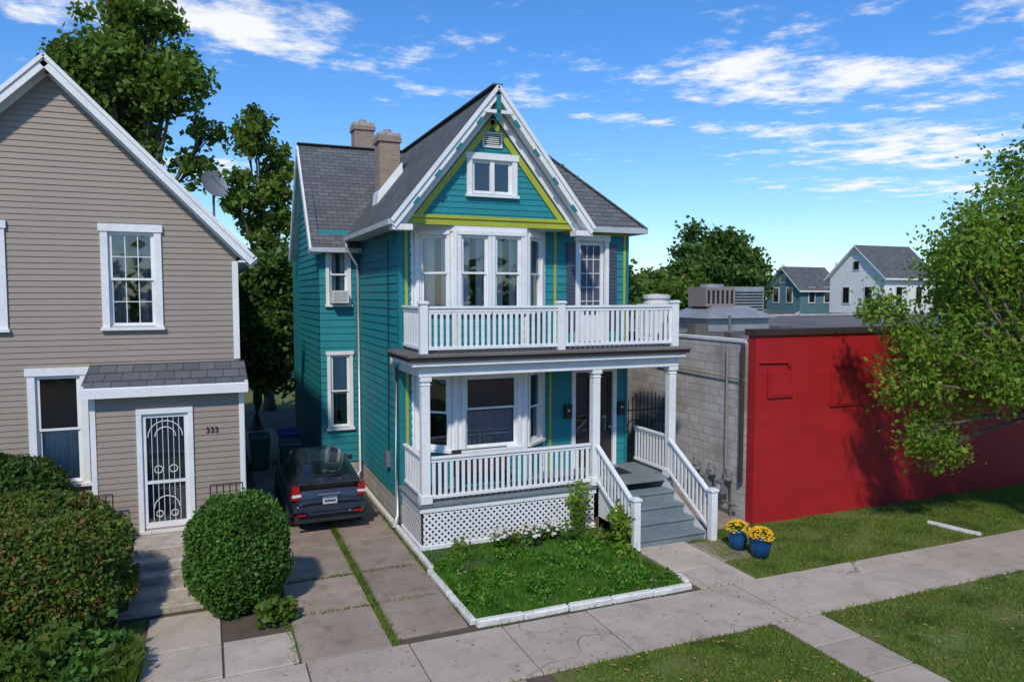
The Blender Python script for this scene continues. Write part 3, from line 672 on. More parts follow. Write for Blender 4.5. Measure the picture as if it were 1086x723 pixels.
b.slab([(AX,LY-.32,AZ),(EX,LY-.32,EZ),(EX,29.3,EZ),(AX,29.3,AZ)][::-1],.07,'shy','whitesoft'); b.slab([(AX,LY-.32,AZ),(2*AX-EX,LY-.32,EZ),(2*AX-EX,29.3,EZ),(AX,29.3,AZ)],.07,'shy','whitesoft')
for s_ in (-1,1):
    xe=AX+s_*(EX-AX)
    b.beam((xe,LY-.33,EZ-.12),(AX,LY-.33,AZ-.12),.05,.20,'white',side=(0,1,0)); b.beam((xe,LY-.36,EZ-.03),(AX,LY-.36,AZ-.03),.05,.07,'white',side=(0,1,0))
    b.beam((xe,LY-.16,EZ-.15),(AX,LY-.16,AZ-.15),.30,.03,'white',side=(0,1,0)); b.beam((xe,LY-.02,EZ-.22),(AX,LY-.02,AZ-.22),.035,.13,'white',side=(0,1,0))
b.wbox(LX+.02,EX,LY-.3,29,EZ-.14,EZ-.1,'white'); b.wbox(EX-.02,EX+.07,LY-.3,29,EZ-.16,EZ-.03,'gutter')
b.slab([(VX0-.14,LY,3.86),(VX0-.14,VY-.22,3.55),(LX+.1,VY-.22,3.55),(LX+.1,LY,3.86)],.05,'shx','white')
b.wbox(VX0-.14,LX+.1,VY-.26,VY-.2,3.36,3.53,'white'); b.wbox(VX0-.1,LX+.06,VY-.2,VY,3.38,3.42,'white'); b.wbox(LX+.04,LX+.1,VY-.2,LY,3.4,3.58,'white'); b.wbox(VX0-.14,VX0-.08,VY-.2,LY,3.4,3.58,'white')
b.done()
b=B('security_door',L_)
u0,u1,z0,z1=DO
b.fbox(fv,u0-.09,u0,-.02,.05,z0-.04,z1,'white'); b.fbox(fv,u1,u1+.09,-.02,.05,z0-.04,z1,'white'); b.fbox(fv,u0-.09,u1+.09,-.02,.055,z1,z1+.10,'white'); b.fbox(fv,u0-.09,u1+.09,-.1,.09,z0-.09,z0-.04,'whitesoft')
b.fbox(fv,u0,u0+.07,-.05,.0,z0-.04,z1,'white'); b.fbox(fv,u1-.07,u1,-.05,.0,z0-.04,z1,'white'); b.fbox(fv,u0+.07,u1-.07,-.05,.0,z1-.08,z1,'white'); b.fbox(fv,u0+.07,u1-.07,-.05,.0,z0-.04,z0+.10,'white'); b.fbox(fv,u0+.07,u1-.07,-.05,0,z0+.85,z0+.90,'white')
b.poly([pt(fv,u0,-.06,z0),pt(fv,u1,-.06,z0),pt(fv,u1,-.06,z1),pt(fv,u0,-.06,z1)],'glass'); b.poly([pt(fv,u0-.1,-.2,z0-.1),pt(fv,u1+.1,-.2,z0-.1),pt(fv,u1+.1,-.2,z1),pt(fv,u0-.1,-.2,z1)],'slate')
for i in range(1,7):
    u=u0+.07+(u1-u0-.14)*i/7; b.fbox(fv,u-.005,u+.005,-.03,-.016,z0+.1,z1-.08,'white')
uc=(u0+u1)/2
def arc(zc,r_,a0,a1,ux=0,th_=.009): b.tube([pt(fv,uc+ux+r_*math.cos(a0+(a1-a0)*t/12),-.010,zc+r_*math.sin(a0+(a1-a0)*t/12)) for t in range(13)],th_,'white',5,False)
arc(z1-.45,.30,0,math.pi); arc(z1-.45,.18,0,math.pi); arc(z0+.38,.22,0,math.pi)
for ux in (-.13,.13):
    arc(z0+1.12,.07,0,2*math.pi,ux); arc(z0+.26,.06,0,2*math.pi,ux)
b.done()
text('333',fv,.06,2.62,.03,.16,'doord',L_,'house_number')
b=B('entry_steps',L_)
b.wbox(-1.5,-.05,14.45,VY-.01,0,.70,'stepc')
for i in range(4):
    zt_=.56-.14*i; y1=14.45-.34*i; b.wbox(-1.5+.0,-.05,y1-.36,y1,0,zt_,'stepc')
b.wbox(-1.72,-1.503,13.0,15.3,0,.5,'stepc'); b.done(bevel=.02)
def ironrail(name,x0,x1,y0,y1,zb,zt):
    b=B(name); n=max(2,int(math.hypot(x1-x0,y1-y0)/.11))
    b.tube([(x0,y0,zt),(x1,y1,zt)],.018,'black',6); b.tube([(x0,y0,zb+.12),(x1,y1,zb+.12)],.014,'black',6)
    for i in range(n+1):
        t=i/n; x=x0+(x1-x0)*t;y=y0+(y1-y0)*t; b.tube([(x,y,zb),(x,y,zt)],.011,'black',5)
    b.done()
ironrail('iron_railing',.0,.58,15.0,15.0,.0,1.62); ironrail('iron_railing',-2.2,-1.65,15.0,15.0,.0,1.62)
b=B('satellite_dish'); b.tube([(.25,20.0,6.6),(.25,20.0,7.75)],.03,'pipe',8); b.tube([(.25,20,7.2),(-.1,20.3,6.9)],.015,'pipe',6)
cc=Vector((.25,19.9,7.95)); nrm=Vector((.35,-.75,.45)).normalized(); a=nrm.cross(Vector((0,0,1))).normalized(); c2=nrm.cross(a)
rings=[]
for i in range(6):
    r_=.33*i/5; 
    rings.append([cc+nrm*(r_*r_*.7)+(a*math.cos(t*math.pi/9)+c2*math.sin(t*math.pi/9)*1.15)*r_ for t in range(18)])
for i in range(5):
    for j in range(18): b.poly([rings[i][j],rings[i][(j+1)%18],rings[i+1][(j+1)%18],rings[i+1][j]],'pipe')
b.tube([cc-c2*.3,cc+nrm*.42],.012,'pipe',6); b.tube([cc+nrm*.38,cc+nrm*.5],.035,'pipe',8); b.done()
# ================================================================= RED BUILDING
R_=empty('red_commercial_building')
RX,RY=11.42,13.14
b=B('walls',R_)
b.wbox(RX,45,RY,RY+.25,0,4.33,'redwall'); b.wbox(RX+.001,RX+.25,RY+.25,34,0,4.15,'block'); b.wbox(RX+.25,45,33.7,34,0,4.1,'block'); b.wbox(44.8,45,RY+.25,33.7,0,4.1,'block')
b.done()
b=B('parapet_caps',R_); b.wbox(RX-.05,17.0,RY-.06,RY+.32,4.33,4.47,'darkbrown'); b.wbox(17.0,45,RY-.06,RY+.32,4.33,4.44,'darkbrown'); b.wbox(RX-.03,RX+.3,RY+.33,34,4.15,4.21,'whitesoft'); b.done()
b=B('flat_roof',R_); b.poly([(RX+.2,RY+.2,4.0),(44.9,RY+.2,4.0),(44.9,33.8,4.0),(RX+.2,33.8,4.0)],'roofflat'); b.done()
b=B('blocked_openings',R_)
for x0,x1,z0,z1 in ((11.75,12.5,2.9,3.52),(13.65,14.75,2.6,3.5)):
    b.fbox(FRONT(RY),x0,x1,0,.05,z0,z1,'redwall'); b.fbox(FRONT(RY),x0+.05,x1-.05,.05,.065,z0+.05,z1-.05,'redwall')
b.tube([(RX+.1,RY-.03,3.72),(RX+.9,RY-.03,3.70)],.025,'redwall',6); b.tube([(RX+.9,RY-.03,3.70),(RX+1.0,RY-.03,3.55)],.025,'redwall',6); b.done()
b=B('drainpipe',R_); b.tube([(RX-.07,RY+.35,4.1),(RX-.07,RY+.35,.9)],.05,'darkbrown',8); b.tube([(RX-.06,RY+.9,4.0),(RX-.06,RY+.9,.9)],.03,'rust',8); b.tube([(RX-.06,RY+.3,3.3),(RX-.06,RY+3.8,3.35)],.02,'rust',6); b.done()
b=B('gas_meters')
for i,y in enumerate((13.75,14.35,14.95)):
    b.tube([(RX-.12,y,0),(RX-.12,y,1.1),(RX-.12,y+.25,1.15),(RX-.12,y+.25,.8)],.025,'pipe',7)
    b.wbox(RX-.30,RX-.10,y+.12,y+.36,.55,.85,'pipe'); b.tube([(RX-.32,y+.24,.7),(RX-.30,y+.24,.7)],.08,'gutter',12)
    b.lathe((RX-.2,y+.0,.9),[(.001,0),(.09,.01),(.1,.05),(.04,.09),(.001,.1)],'pipe',12)
b.tube([(RX-.14,13.5,.35),(RX-.14,15.4,.35)],.03,'pipe',8); b.done(bevel=.005)
b=B('rooftop_ventilation_unit')
ox=-.35
b.wbox(15.4+ox,17.9+ox,19.6,21.6,4.0,4.48,'metal')
b.hexa([(15.2+ox,19.4,4.48),(18.1+ox,19.4,4.48),(18.1+ox,21.8,4.48),(15.2+ox,21.8,4.48),(15.9+ox,20,4.85),(17.4+ox,20,4.85),(17.4+ox,21.2,4.85),(15.9+ox,21.2,4.85)],'metal')
b.wbox(15.7+ox,16.9+ox,20.1,21.1,4.85,5.5,'rust'); b.wbox(16.95+ox,18.3+ox,20.3,21.3,4.55,5.52,'metal')
for i in range(7): b.wbox(17.0+ox,18.25+ox,20.285,20.30,4.7+i*.1,4.75+i*.1,'black')
for i in range(6): b.wbox(15.75+ox+i*.19,15.85+ox+i*.19,20.085,20.1,4.95,5.4,'black')
b.lathe((16.3+ox,20.6,5.5),[(.4,0),(.4,.10),(.34,.10),(.34,.02),(0.001,.02)],'metal',18)
b.done(bevel=.01)
b=B('roof_exhaust_vent'); b.lathe((12.2,18.3,4.0),[(.26,0),(.26,.85),(.40,.9),(.40,1.02),(.36,1.04),(.36,1.12),(.40,1.14),(.40,1.24),(.001,1.28)],'whitesoft',18); b.lathe((12.95,18.8,4.0),[(.2,0),(.2,.7),(.3,.75),(.3,.95),(.001,1.0)],'whitesoft',16); b.done()
b=B('roof_curb_boxes'); 
for x,y,s_ in ((12.6,15.4,.15),(13.6,15.2,.12),(15.2,16.5,.2),(18.5,16,.15),(13.8,18.5,.2),(14.6,14.6,.12)): b.wbox(x-s_,x+s_*1.4,y-s_,y+s_,4.0,4.0+s_*1.8,'roofflat')
b.tube([(12,19,4.1),(16,18.5,4.1)],.05,'pipe',6); b.tube([(13,16,4.0),(13,16,4.7)],.04,'pipe',8); b.tube([(19,17,4.0),(19,17,4.9)],.04,'pipe',8); b.done()
b=B('iron_gate'); gy=16.35
for i in range(14):
    x=9.85+i*.118; b.tube([(x,gy,.05),(x,gy,2.35+.38*math.sin(math.pi*i/13))],.014,'black',5)
for z in (.3,1.25,2.25): b.tube([(9.82,gy,z),(11.4,gy,z)],.02,'black',6)
for xc,r_ in ((10.25,.22),(11.0,.22),(10.62,.28)): b.tube([(xc+r_*math.cos(t*math.pi/8),gy-.02,1.78+r_*math.sin(t*math.pi/8)) for t in range(17)],.015,'black',5,False)
b.done()
b=B('fallen_downspout'); b.beam((15.2,11.65,.05),(15.44,10.75,.04),.09,.06,'white'); b.beam((15.44,10.75,.04),(15.47,10.6,.05),.09,.06,'white'); b.done()
# ================================================================= CAR
CX=2.42
C=empty('parked_car')
def carpt(x,s,z): return (CX+x, 16.25+s, z+.02)
cb=B('body',C)
st=[(0.0,.66,.42,.66),(.03,.74,.32,.90),(.14,.80,.26,1.02),(.45,.845,.24,1.03),(.9,.86,.24,1.0),(1.6,.865,.22,.97),(2.4,.865,.22,.95),(3.0,.86,.24,.94),(3.45,.84,.26,.88),(3.8,.78,.28,.76),(4.05,.66,.34,.62),(4.12,.5,.4,.55)]
def ring(s,w,zb,zt):
    zm=zb+(zt-zb)*.55
    half=[(0,zb),(w*.8,zb),(w*.95,zb+.06),(w,zb+(zt-zb)*.3),(w*1.0,zm),(w*.975,zb+(zt-zb)*.85),(w*.92,zt),(w*.6,zt+.012),(0,zt+.02)]
    return half+[(-x,z) for x,z in half[-2:0:-1]]
rings=[[carpt(x,q[0],z) for x,z in ring(*q)] for q in st]
n=len(rings[0])
for r_ in rings: cb.v+=r_
ci=cb.mi('car'); 
for i in range(len(rings)-1):
    for j in range(n):
        q=(j+1)%n; cb.f.append((i*n+j,i*n+q,(i+1)*n+q,(i+1)*n+j)); cb.m.append(ci)
cb.f.append(tuple(range(n))); cb.m.append(ci); cb.f.append(tuple((len(rings)-1)*n+j for j in range(n))[::-1]); cb.m.append(ci)
o=cb.done(smooth=True); sb=o.modifiers.new('s','SUBSURF'); sb.levels=2; sb.render_levels=2
cc_=B('cabin',C)
cs=[(.06,.70,1.00,.62,1.10),(.12,.74,1.0,.63,1.17),(.45,.77,1.0,.60,1.29),(.9,.79,.98,.585,1.39),(1.5,.80,.96,.58,1.46),(2.0,.80,.95,.58,1.485),(2.45,.79,.94,.57,1.45),(2.8,.78,.93,.58,1.28),(3.3,.76,.90,.66,.97)]
def cring(s,wb,zb,wt,zt):
    h=[(wb,zb),(wb*.55+wt*.45,zb+(zt-zb)*.5),(wt+.03,zt-.07),(wt-.06,zt-.01),(wt*.45,zt+.02),(0,zt+.028)]
    return h+[(-x,z) for x,z in h[-2::-1]]
cr=[[carpt(x,q[0],z) for x,z in cring(*q)] for q in cs]; n=len(cr[0])
for r_ in cr: cc_.v+=r_
cg=cc_.mi('carglass'); ci=cc_.mi('car')
for i in range(len(cr)-1):
    for j in range(n-1):
        side=j in (0,1,n-2,n-3); top=j in (3,4,5,6)
        g_=(side and 2<=i<=6) or (top and i in (1,2)) or (top and i in (6,7))
        cc_.f.append((i*n+j,i*n+j+1,(i+1)*n+j+1,(i+1)*n+j)); cc_.m.append(cg if g_ else ci)
cc_.f.append(tuple(range(n))); cc_.m.append(cg)
o=cc_.done(smooth=True); sb=o.modifiers.new('s','SUBSURF'); sb.levels=1; sb.render_levels=2
d=B('fittings',C)
for sx in (-1,1):
    d.beam(carpt(sx*.735,1.55,.98),carpt(sx*.605,1.55,1.43),.05,.02,'car',side=(0,1,0))
    d.hexa([carpt(sx*.80,.0,.78),carpt(sx*.60,-.02,.80),carpt(sx*.60,.10,.80),carpt(sx*.83,.16,.78),carpt(sx*.78,.05,1.07),carpt(sx*.64,.035,1.07),carpt(sx*.64,.14,1.07),carpt(sx*.78,.2,1.07)],'tail')
    d.hexa([carpt(sx*.795,-.008,.84),carpt(sx*.605,-.028,.86),carpt(sx*.605,.05,.86),carpt(sx*.81,.1,.84),carpt(sx*.79,.003,.90),carpt(sx*.61,-.013,.91),carpt(sx*.61,.05,.91),carpt(sx*.8,.1,.90)],'lampw')
    d.hexa([carpt(sx*.86,2.72,.98),carpt(sx*1.0,2.72,.99),carpt(sx*.99,2.85,.99),carpt(sx*.85,2.85,.98),carpt(sx*.86,2.72,1.1),carpt(sx*.99,2.72,1.1),carpt(sx*.98,2.82,1.1),carpt(sx*.86,2.82,1.1)],'car')
    d.wbox(*(sorted((CX+sx*.70,CX+sx*.52))),16.23,16.26,.44,.49,'tail')
    for s_ in (.85,3.25):
        cx=CX+sx*.77; cy=16.25+s_
        d.tube([(cx-sx*.09,cy,.33),(cx+sx*.06,cy,.33),(cx+sx*.085,cy,.33)],[.325,.325,.29],'rubber',24)
        d.tube([(cx+sx*.08,cy,.33),(cx+sx*.095,cy,.33)],[.21,.19],'alloy',18)
        for k in range(6):
            a=k*math.pi/3; d.beam((cx+sx*.098,cy,.33),(cx+sx*.098,cy+.19*math.cos(a),.33+.19*math.sin(a)),.03,.02,'black',side=(1,0,0))
        d.tube([(cx+sx*.02,cy+.39*math.cos(t*math.pi/12),.33+.39*math.sin(t*math.pi/12)) for t in range(13)],.05,'rubber',6)
    d.tube([carpt(sx*.875,.8,.62),carpt(sx*.885,2.8,.60)],.012,'black',5)
    for s_ in (1.0,1.95): d.tube([carpt(sx*.87,s_,.82),carpt(sx*.885,s_+.09,.82),carpt(sx*.87,s_+.18,.82)],.014,'car',6)
d.hexa([carpt(-.66,-.03,1.10),carpt(.66,-.03,1.10),carpt(.64,.22,1.18),carpt(-.64,.22,1.18),carpt(-.66,-.03,1.135),carpt(.66,-.03,1.135),carpt(.64,.22,1.215),carpt(-.64,.22,1.215)],'car')
d.wbox(CX-.76,CX+.76,16.20,16.30,.30,.36,'rubber')
d.hexa([carpt(-.78,-.05,.52),carpt(.78,-.05,.52),carpt(.80,.12,.52),carpt(-.80,.12,.52),carpt(-.77,-.03,.63),carpt(.77,-.03,.63),carpt(.79,.12,.66),carpt(-.79,.12,.66)],'car')
d.wbox(CX-.155,CX+.155,16.20,16.225,.68,.84,'lampw'); d.wbox(CX-.155,CX+.155,16.196,16.199,.81,.84,'bluepot'); d.wbox(CX-.12,CX+.12,16.196,16.199,.725,.775,'slate')
d.wbox(CX-.24,CX+.24,16.21,16.25,.88,.91,'alloy')
d.beam(carpt(-.02,.15,1.23),carpt(.35,.22,1.26),.02,.02,'black')
d.tube([carpt(0,1.0,1.43),carpt(0,.9,1.6)],.006,'black',5)
d.done(bevel=.012)
# ================================================================= BINS
for nm,x,y,m_ in (('wheeled_bin',2.15,21.7,'bin_g'),('wheeled_bin',2.3,23.4,'bin_b'),('wheeled_bin',1.4,23.0,'bin_g')):
    b=B(nm); b.hexa([(x-.22,y-.24,.1),(x+.22,y-.24,.1),(x+.22,y+.24,.1),(x-.22,y+.24,.1),(x-.29,y-.3,1.0),(x+.29,y-.3,1.0),(x+.29,y+.32,1.0),(x-.29,y+.32,1.0)],m_)
    b.hexa([(x-.31,y-.33,1.0),(x+.31,y-.33,1.0),(x+.31,y+.34,1.0),(x-.31,y+.34,1.0),(x-.28,y-.28,1.07),(x+.28,y-.28,1.07),(x+.28,y+.34,1.1),(x-.28,y+.34,1.1)],m_)
    for sx in (-1,1): b.tube([(x+sx*.2,y+.25,.1),(x+sx*.27,y+.25,.1)],.1,'rubber',12)
    b.tube([(x-.25,y+.38,.98),(x+.25,y+.38,.98)],.015,m_,6); b.done(bevel=.015)
# ================================================================= POTS
def flowerpot(x,y,r_,h):
    e=empty('flower_pot'); b=B('pot',e); b.lathe((x,y,.03),[(.001,0),(r_*.72,0),(r_*.95,h*.6),(r_,h*.9),(r_*1.08,h*.92),(r_*1.08,h),(r_*.92,h),(r_*.9,h*.85),(.001,h*.85)],'bluepot',24); b.done(smooth=True)
    n=900; dd=rng.normal(size=(n,3)); dd/=np.linalg.norm(dd,axis=1)[:,None]; dd[:,2]=np.abs(dd[:,2]); 
    c=np.array([x,y,h+.0]); leafmesh('leaves',c+dd*np.array([r_*1.0,r_*1.0,r_*.8])*rng.uniform(.6,.95,(n,1)),.05,'leafB',e)
    b=B('blossoms',e)
    for i in range(150):
        v=Vector((random.gauss(0,1),random.gauss(0,1),abs(random.gauss(0,1)))).normalized()
        q=Vector(c)+Vector((v.x*r_*1.12,v.y*r_*1.12,v.z*r_*.95)); s_=random.uniform(.022,.036)
        b.lathe(q,[(.001,-s_*.5),(s_,-s_*.2),(s_,s_*.25),(.001,s_*.6)],'petal',6)
    b.done()
flowerpot(10.02,11.95,.21,.42); flowerpot(10.12,11.40,.22,.42)
def plant(name,x,y,h,w_,n,ls,m,stems=8,flower=None):
    e=empty(name); b=B('stems',e); L=[]
    for i in range(stems):
        a=random.uniform(0,6.28); r_=random.uniform(.2,1)*w_; q=Vector((x+r_*math.cos(a),y+r_*math.sin(a),h*random.uniform(.6,1)))
        b.tube([(x+.2*r_*math.cos(a),y+.2*r_*math.sin(a),0),((x+q.x)/2,(y+q.y)/2,q.z*.6),q],[.012,.009,.005],'leafB',5)
        for t in np.linspace(.25,1,7):
            c=np.array([x+(q.x-x)*t,y+(q.y-y)*t,q.z*t]); L.append(c+rng.normal(size=(max(1,n//(stems*7)),3))*w_*.22)
        if flower:
            for k in range(5):
                p_=q+Vector((random.gauss(0,.05),random.gauss(0,.05),random.gauss(0,.04))); b.lathe(p_,[(.001,-.02),(.04,0),(.035,.03),(.001,.04)],flower,7)
    b.done(); leafmesh('leaves',np.concatenate(L),ls,m,e)
plant('climbing_shrub',7.4,14.0,1.15,.32,620,.06,'leafR',12)
plant('sunflower_plant',7.75,12.75,.95,.26,460,.10,'leafR',8)
for x,y in ((5.45,13.75),(6.2,13.75),(6.6,13.8)): plant('hydrangea',x,y,.42,.24,300,.06,'leafB',8,'petalw')
plant('leafy_perennial',5.8,14.0,.26,.3,300,.06,'leafM',9); plant('leafy_perennial',4.6,13.9,.2,.25,260,.06,'leafM',9); plant('leafy_perennial',7.0,13.5,.28,.3,300,.07,'leafB',9); plant('leafy_perennial',7.5,13.2,.35,.25,300,.07,'leafM',9); plant('leafy_perennial',7.6,12.2,.3,.22,240,.07,'leafR',8)
bush('clipped_bush',(.42,12.95),.80,.80,1.88,26000,.045,'leafB',2.5,.05)
bush('yew_bush',(-2.55,12.9),1.35,1.1,1.75,34000,.05,'leafY',2.8,.10)
bush('yew_bush',(-2.9,14.8),1.3,.8,1.75,16000,.055,'leafY',2.8,.08)
bush('evergreen_bush',(-3.6,15.9),1.2,.6,2.3,15000,.06,'leafD',2.6,.08)
for i,(x,y,h,w_) in enumerate(((-1.6,11.6,.5,.5),(-2.2,11.2,.6,.5),(-2.9,11.0,.6,.6),(-1.3,11.1,.35,.4),(-1.8,10.9,.35,.5),(.95,12.1,.3,.3),(-1.9,12.2,.6,.4))):
    plant('ground_cover_plant',x,y,h,w_,1500,.09,'leafM' if i%2 else 'leafB',14)
P_=scatter(11000,-4,-1.0,10.55,11.6,.02); blades('tall_grass',P_,.34,.02,'blade',None,.35)
P_=scatter(6000,.0,1.1,12.9,16.4,.02); P_[:,2]+=rng.uniform(0,.12,len(P_)); leafmesh('ivy',P_,.06,'leafD',None,.3)
# ================================================================= TREES
def rc(cx,cy,cz,rx,ry,rz,n,r0,r1):
    out=[]
    for i in range(n):
        v=Vector((random.gauss(0,1),random.gauss(0,1),random.gauss(0,1))).normalized()*random.uniform(.45,1)
        out.append(((cx+v.x*rx,cy+v.y*ry,cz+v.z*rz),random.uniform(r0,r1)))
    return out
tree('street_tree',(17.4,9.9,0),(17.2,10.0,2.8),rc(17.2,10.2,5.2,2.6,2.3,3.0,22,.55,.95)+[((14.4,11.2,4.4),.7),((13.9,11.4,3.4),.6),((14.3,11.2,2.3),.55),((14.9,10.9,5.9),.6),((13.6,11.6,4.9),.45),((15.0,11.2,1.9),.5),((17.3,10.8,8.0),.8),((16.5,11.2,7.1),.7),((18.6,10.6,8.6),.9),((15.6,11.2,6.6),.6),((16.0,11.4,5.2),.7),((15.3,11.2,4.9),.6),((15.8,11.2,3.2),.7),((17.8,10.9,6.6),.8)],.15,54000,.075,'leafR',16,.34)
tree('maple_tree',(-2.9,37,0),(-2.7,37,9),rc(-2.9,37,14.3,3.0,2.4,3.7,22,.8,1.3)+[((-.4,37,11.0),.9),((.2,36.6,12.6),.7),((-5.2,37,12.5),.7)],.34,16000,.20,'leafM',12,.28)
tree('poplar_tree',(2.6,35,0),(2.6,35,6),rc(2.5,35,10.0,1.6,1.4,3.2,11,.6,.95)+[((1.4,35,9.3),.6)],.22,7000,.17,'leafM',11,.30)
tree('backyard_tree',(1.7,30,0),(1.8,30,2.2),rc(1.9,30.5,4.0,1.8,1.6,2.8,13,.9,1.3),.2,26000,.15,'leafD',12,.28)
tree('backyard_tree',(16,34,0),(16,34,4),rc(15.2,34,7.4,3.0,2.4,3.6,16,.9,1.5),.3,22000,.18,'leafD',12,.26)
tree('backyard_tree',(21.5,36,0),(21.5,36,3),rc(20.6,36,4.6,2.2,2.0,1.8,10,.9,1.3),.25,12000,.18,'leafD',12,.28)
tree('distant_oak',(43,56,0),(43,56,4),rc(43.5,56,6.8,4.6,3.3,2.9,16,1.5,2.2),.4,22000,.3,'leafD',12,.28)
tree('distant_oak',(36,52,0),(36,52,3),rc(35.5,52,4.6,3.5,3,2.0,12,1.2,1.8),.35,14000,.28,'leafM',12,.28)
tree('distant_oak',(63,43,0),(63,43,3),rc(63,43,6.5,4.2,3.5,3.2,14,1.3,2.1),.35,16000,.30,'leafM',12,.28)
L=[]
for i in range(190):
    x=-60+i*1.1+random.uniform(-1,1); y=72+random.uniform(-4,10)-abs(i-95)*.05; h=random.uniform(3.0,5.8); 
    g_=rng.normal(size=(170,3))*np.array([1.6,1.4,1.5]); g_[:,2]+=h-2; L.append(np.array([x,y,0])+g_); g2=rng.normal(size=(120,3))*np.array([1.6,1.3,1.0]); g2[:,2]+=1.4; L.append(np.array([x,y,0])+g2)
for i in range(60):
    x=62+i*1.6; y=60-i*.9+random.uniform(-3,3); g_=rng.normal(size=(220,3))*np.array([1.8,1.8,1.8]); g_[:,2]+=random.uniform(2.4,4); L.append(np.array([x,y,0])+g_)
leafmesh('distant_trees',np.concatenate(L),.5,'leafD')
L=[]
for i in range(70):
    x=-50+i*1.9+random.uniform(-1,1); y=-24+random.uniform(-4,2); h=random.uniform(3,7); g_=rng.normal(size=(200,3))*np.array([1.8,1.4,2.0]); g_[:,2]=np.abs(g_[:,2]+h-2); L.append(np.array([x,y,0])+g_)
leafmesh('unseen_reflection_trees',np.concatenate(L),.6,'leafM')  # unseen tree row behind the camera, added for the windows to reflect
# ================================================================= DISTANT HOUSES (ridge along X, gable facing -X)
def farhouse(name,x,y,w_,dp,he,hr,wall):
    e=empty(name); b=B('walls_and_roof',e); ym=y+dp/2; o_=.4
    b.wbox(x,x+w_,y,y+dp,0,he,wall)
    b.poly([(x,y+dp,he),(x,y,he),(x,ym,hr)],wall); b.poly([(x+w_,y,he),(x+w_,y+dp,he),(x+w_,ym,hr)],wall)
    b.slab([(x-o_,ym,hr+.05),(x-o_,y-o_,he-.25),(x+w_+o_,y-o_,he-.25),(x+w_+o_,ym,hr+.05)],.15,'shx','white')
    b.slab([(x-o_,ym,hr+.05),(x+w_+o_,ym,hr+.05),(x+w_+o_,y+dp+o_,he-.25),(x-o_,y+dp+o_,he-.25)],.15,'shx','white')
    for z0 in (1.2,4.4):
        for fx in (.2,.6):
            a=y+dp*fx; b.wbox(x-.06,x-.02,a,a+.9,z0,z0+1.6,'whitesoft'); b.wbox(x-.08,x-.061,a+.12,a+.78,z0+.12,z0+1.5,'carglass')
            a=x+w_*fx; b.wbox(a,a+.9,y-.06,y-.02,z0,z0+1.6,'whitesoft'); b.wbox(a+.12,a+.78,y-.08,y-.061,z0+.12,z0+1.5,'carglass')
    b.wbox(x-.06,x-.02,ym-.4,ym+.4,he+.5,he+1.4,'whitesoft'); b.wbox(x-.08,x-.061,ym-.28,ym+.28,he+.6,he+1.3,'carglass')
    b.slab([(x-1.8,y,3.0),(x-1.8,y+dp,3.0),(x,y+dp,3.6),(x,y,3.6)][::-1],.12,'shy','white')
    for a in (y+.1,y+dp*.5,y+dp-.1): b.wbox(x-1.75,x-1.6,a-.08,a+.08,0,2.9,'white')
    b.done(); return e
farhouse('white_gabled_house',53.7,46,6.0,6.0,6.9,9.6,'white')
farhouse('blue_gabled_house',53.5,55.5,5.0,4.6,5.9,8.0,'greyblue')
farhouse('grey_house',-1.5,46,7,9,5.5,8,'found')
# ================================================================= WORLD / SUN
sun_dir=Vector((-.46,-.80,.0)).normalized(); el=math.radians(44)
sd=Vector((sun_dir.x*math.cos(el),sun_dir.y*math.cos(el),math.sin(el)))
W=bpy.data.worlds.new('World'); scene.world=W; W.use_nodes=True; nt=W.node_tree
bg=nt.nodes['Background']; sky=N(nt,'ShaderNodeTexSky',sky_type='NISHITA'); sky.sun_disc=False; sky.sun_elevation=el
sky.sun_rotation=math.atan2(sun_dir.x,sun_dir.y)%(2*math.pi); sky.air_density=1.0; sky.dust_density=.2; sky.ozone_density=3.0
tc=N(nt,'ShaderNodeTexCoord'); sx=N(nt,'ShaderNodeSeparateXYZ'); nt.links.new(tc.outputs['Generated'],sx.inputs[0])
tint=mix(nt,(.76,.88,1.0),(.42,.80,1.18),ramp(nt,sx.outputs[2],.0,.30))
skyc=mix(nt,sky.outputs[0],tint,1.0,'MULTIPLY')
zz=mathm(nt,'MAXIMUM',sx.outputs[2],.03)
cbn=N(nt,'ShaderNodeCombineXYZ'); nt.links.new(mathm(nt,'DIVIDE',sx.outputs[0],zz),cbn.inputs[0]); nt.links.new(mathm(nt,'DIVIDE',sx.outputs[1],zz),cbn.inputs[1])
cn=noise(nt,2.6,10,cbn.outputs[0],.66)
mask=None
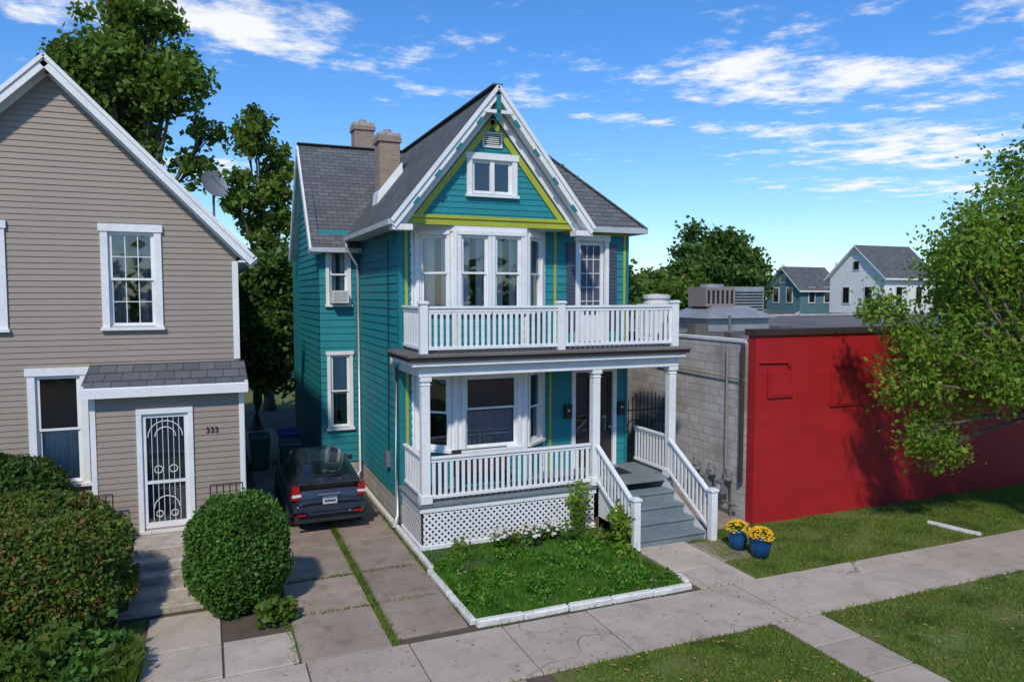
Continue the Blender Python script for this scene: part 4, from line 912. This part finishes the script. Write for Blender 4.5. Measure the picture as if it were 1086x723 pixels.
for u,v,su,sv,amp in ((.1,3.0,1.0,.5,1),(-.9,2.7,.8,.4,.9),(2.5,2.75,1.0,.6,1.0),(3.2,2.5,.7,.5,.9),(4.6,3.6,1.5,1.0,1.0),(3.3,3.6,.6,.4,.8),(1.5,3.4,.45,.35,.75),(.0,6.4,.6,.7,.9),(3.4,1.75,1.2,.35,1.0),(5.4,5.2,1.0,.7,.8),(.9,3.6,.3,.3,.6),(2.2,3.7,.4,.3,.6),(6.5,4.8,1.4,1.0,.8)):
    mp=N(nt,'ShaderNodeMapping',vector_type='POINT'); mp.inputs['Scale'].default_value=(1/su,1/sv,0); mp.inputs['Location'].default_value=(-u/su,-v/sv,0)
    nt.links.new(cbn.outputs[0],mp.inputs[0]); ln=N(nt,'ShaderNodeVectorMath',operation='LENGTH'); nt.links.new(mp.outputs[0],ln.inputs[0])
    r_=N(nt,'ShaderNodeMapRange',interpolation_type='SMOOTHSTEP'); r_.inputs[1].default_value=1.5; r_.inputs[2].default_value=0; r_.inputs[4].default_value=amp; nt.links.new(ln.outputs['Value'],r_.inputs[0])
    mask=r_.outputs[0] if mask is None else mathm(nt,'MAXIMUM',mask,r_.outputs[0])
cl=mathm(nt,'ADD',cn,mathm(nt,'MULTIPLY',mask,.27))
clf=N(nt,'ShaderNodeMapRange',interpolation_type='SMOOTHSTEP'); clf.inputs[1].default_value=.60; clf.inputs[2].default_value=.84; nt.links.new(cl,clf.inputs[0])
out=mix(nt,skyc,(6.6,6.65,6.7),mathm(nt,'MULTIPLY',clf.outputs[0],.95))
nt.links.new(out,bg.inputs[0]); bg.inputs[1].default_value=.15
s=bpy.data.lights.new('sun','SUN'); s.energy=3.2; s.angle=math.radians(3.0); s.color=(1,.93,.82); so=bpy.data.objects.new('sun',s); COL.objects.link(so)
so.rotation_euler=(-sd).to_track_quat('-Z','Y').to_euler()
# ================================================================= CAMERA
cam=bpy.data.cameras.new('camera'); co=bpy.data.objects.new('camera',cam); COL.objects.link(co)
cam.sensor_width=36; cam.lens=780/1086*36; cam.clip_end=1500
co.location=(0,0,5.25); co.rotation_euler=(math.radians(90-3.6),0,-math.radians(22.6))
scene.camera=co
scene.view_settings.view_transform='Standard'; scene.view_settings.look='None'; scene.view_settings.exposure=0
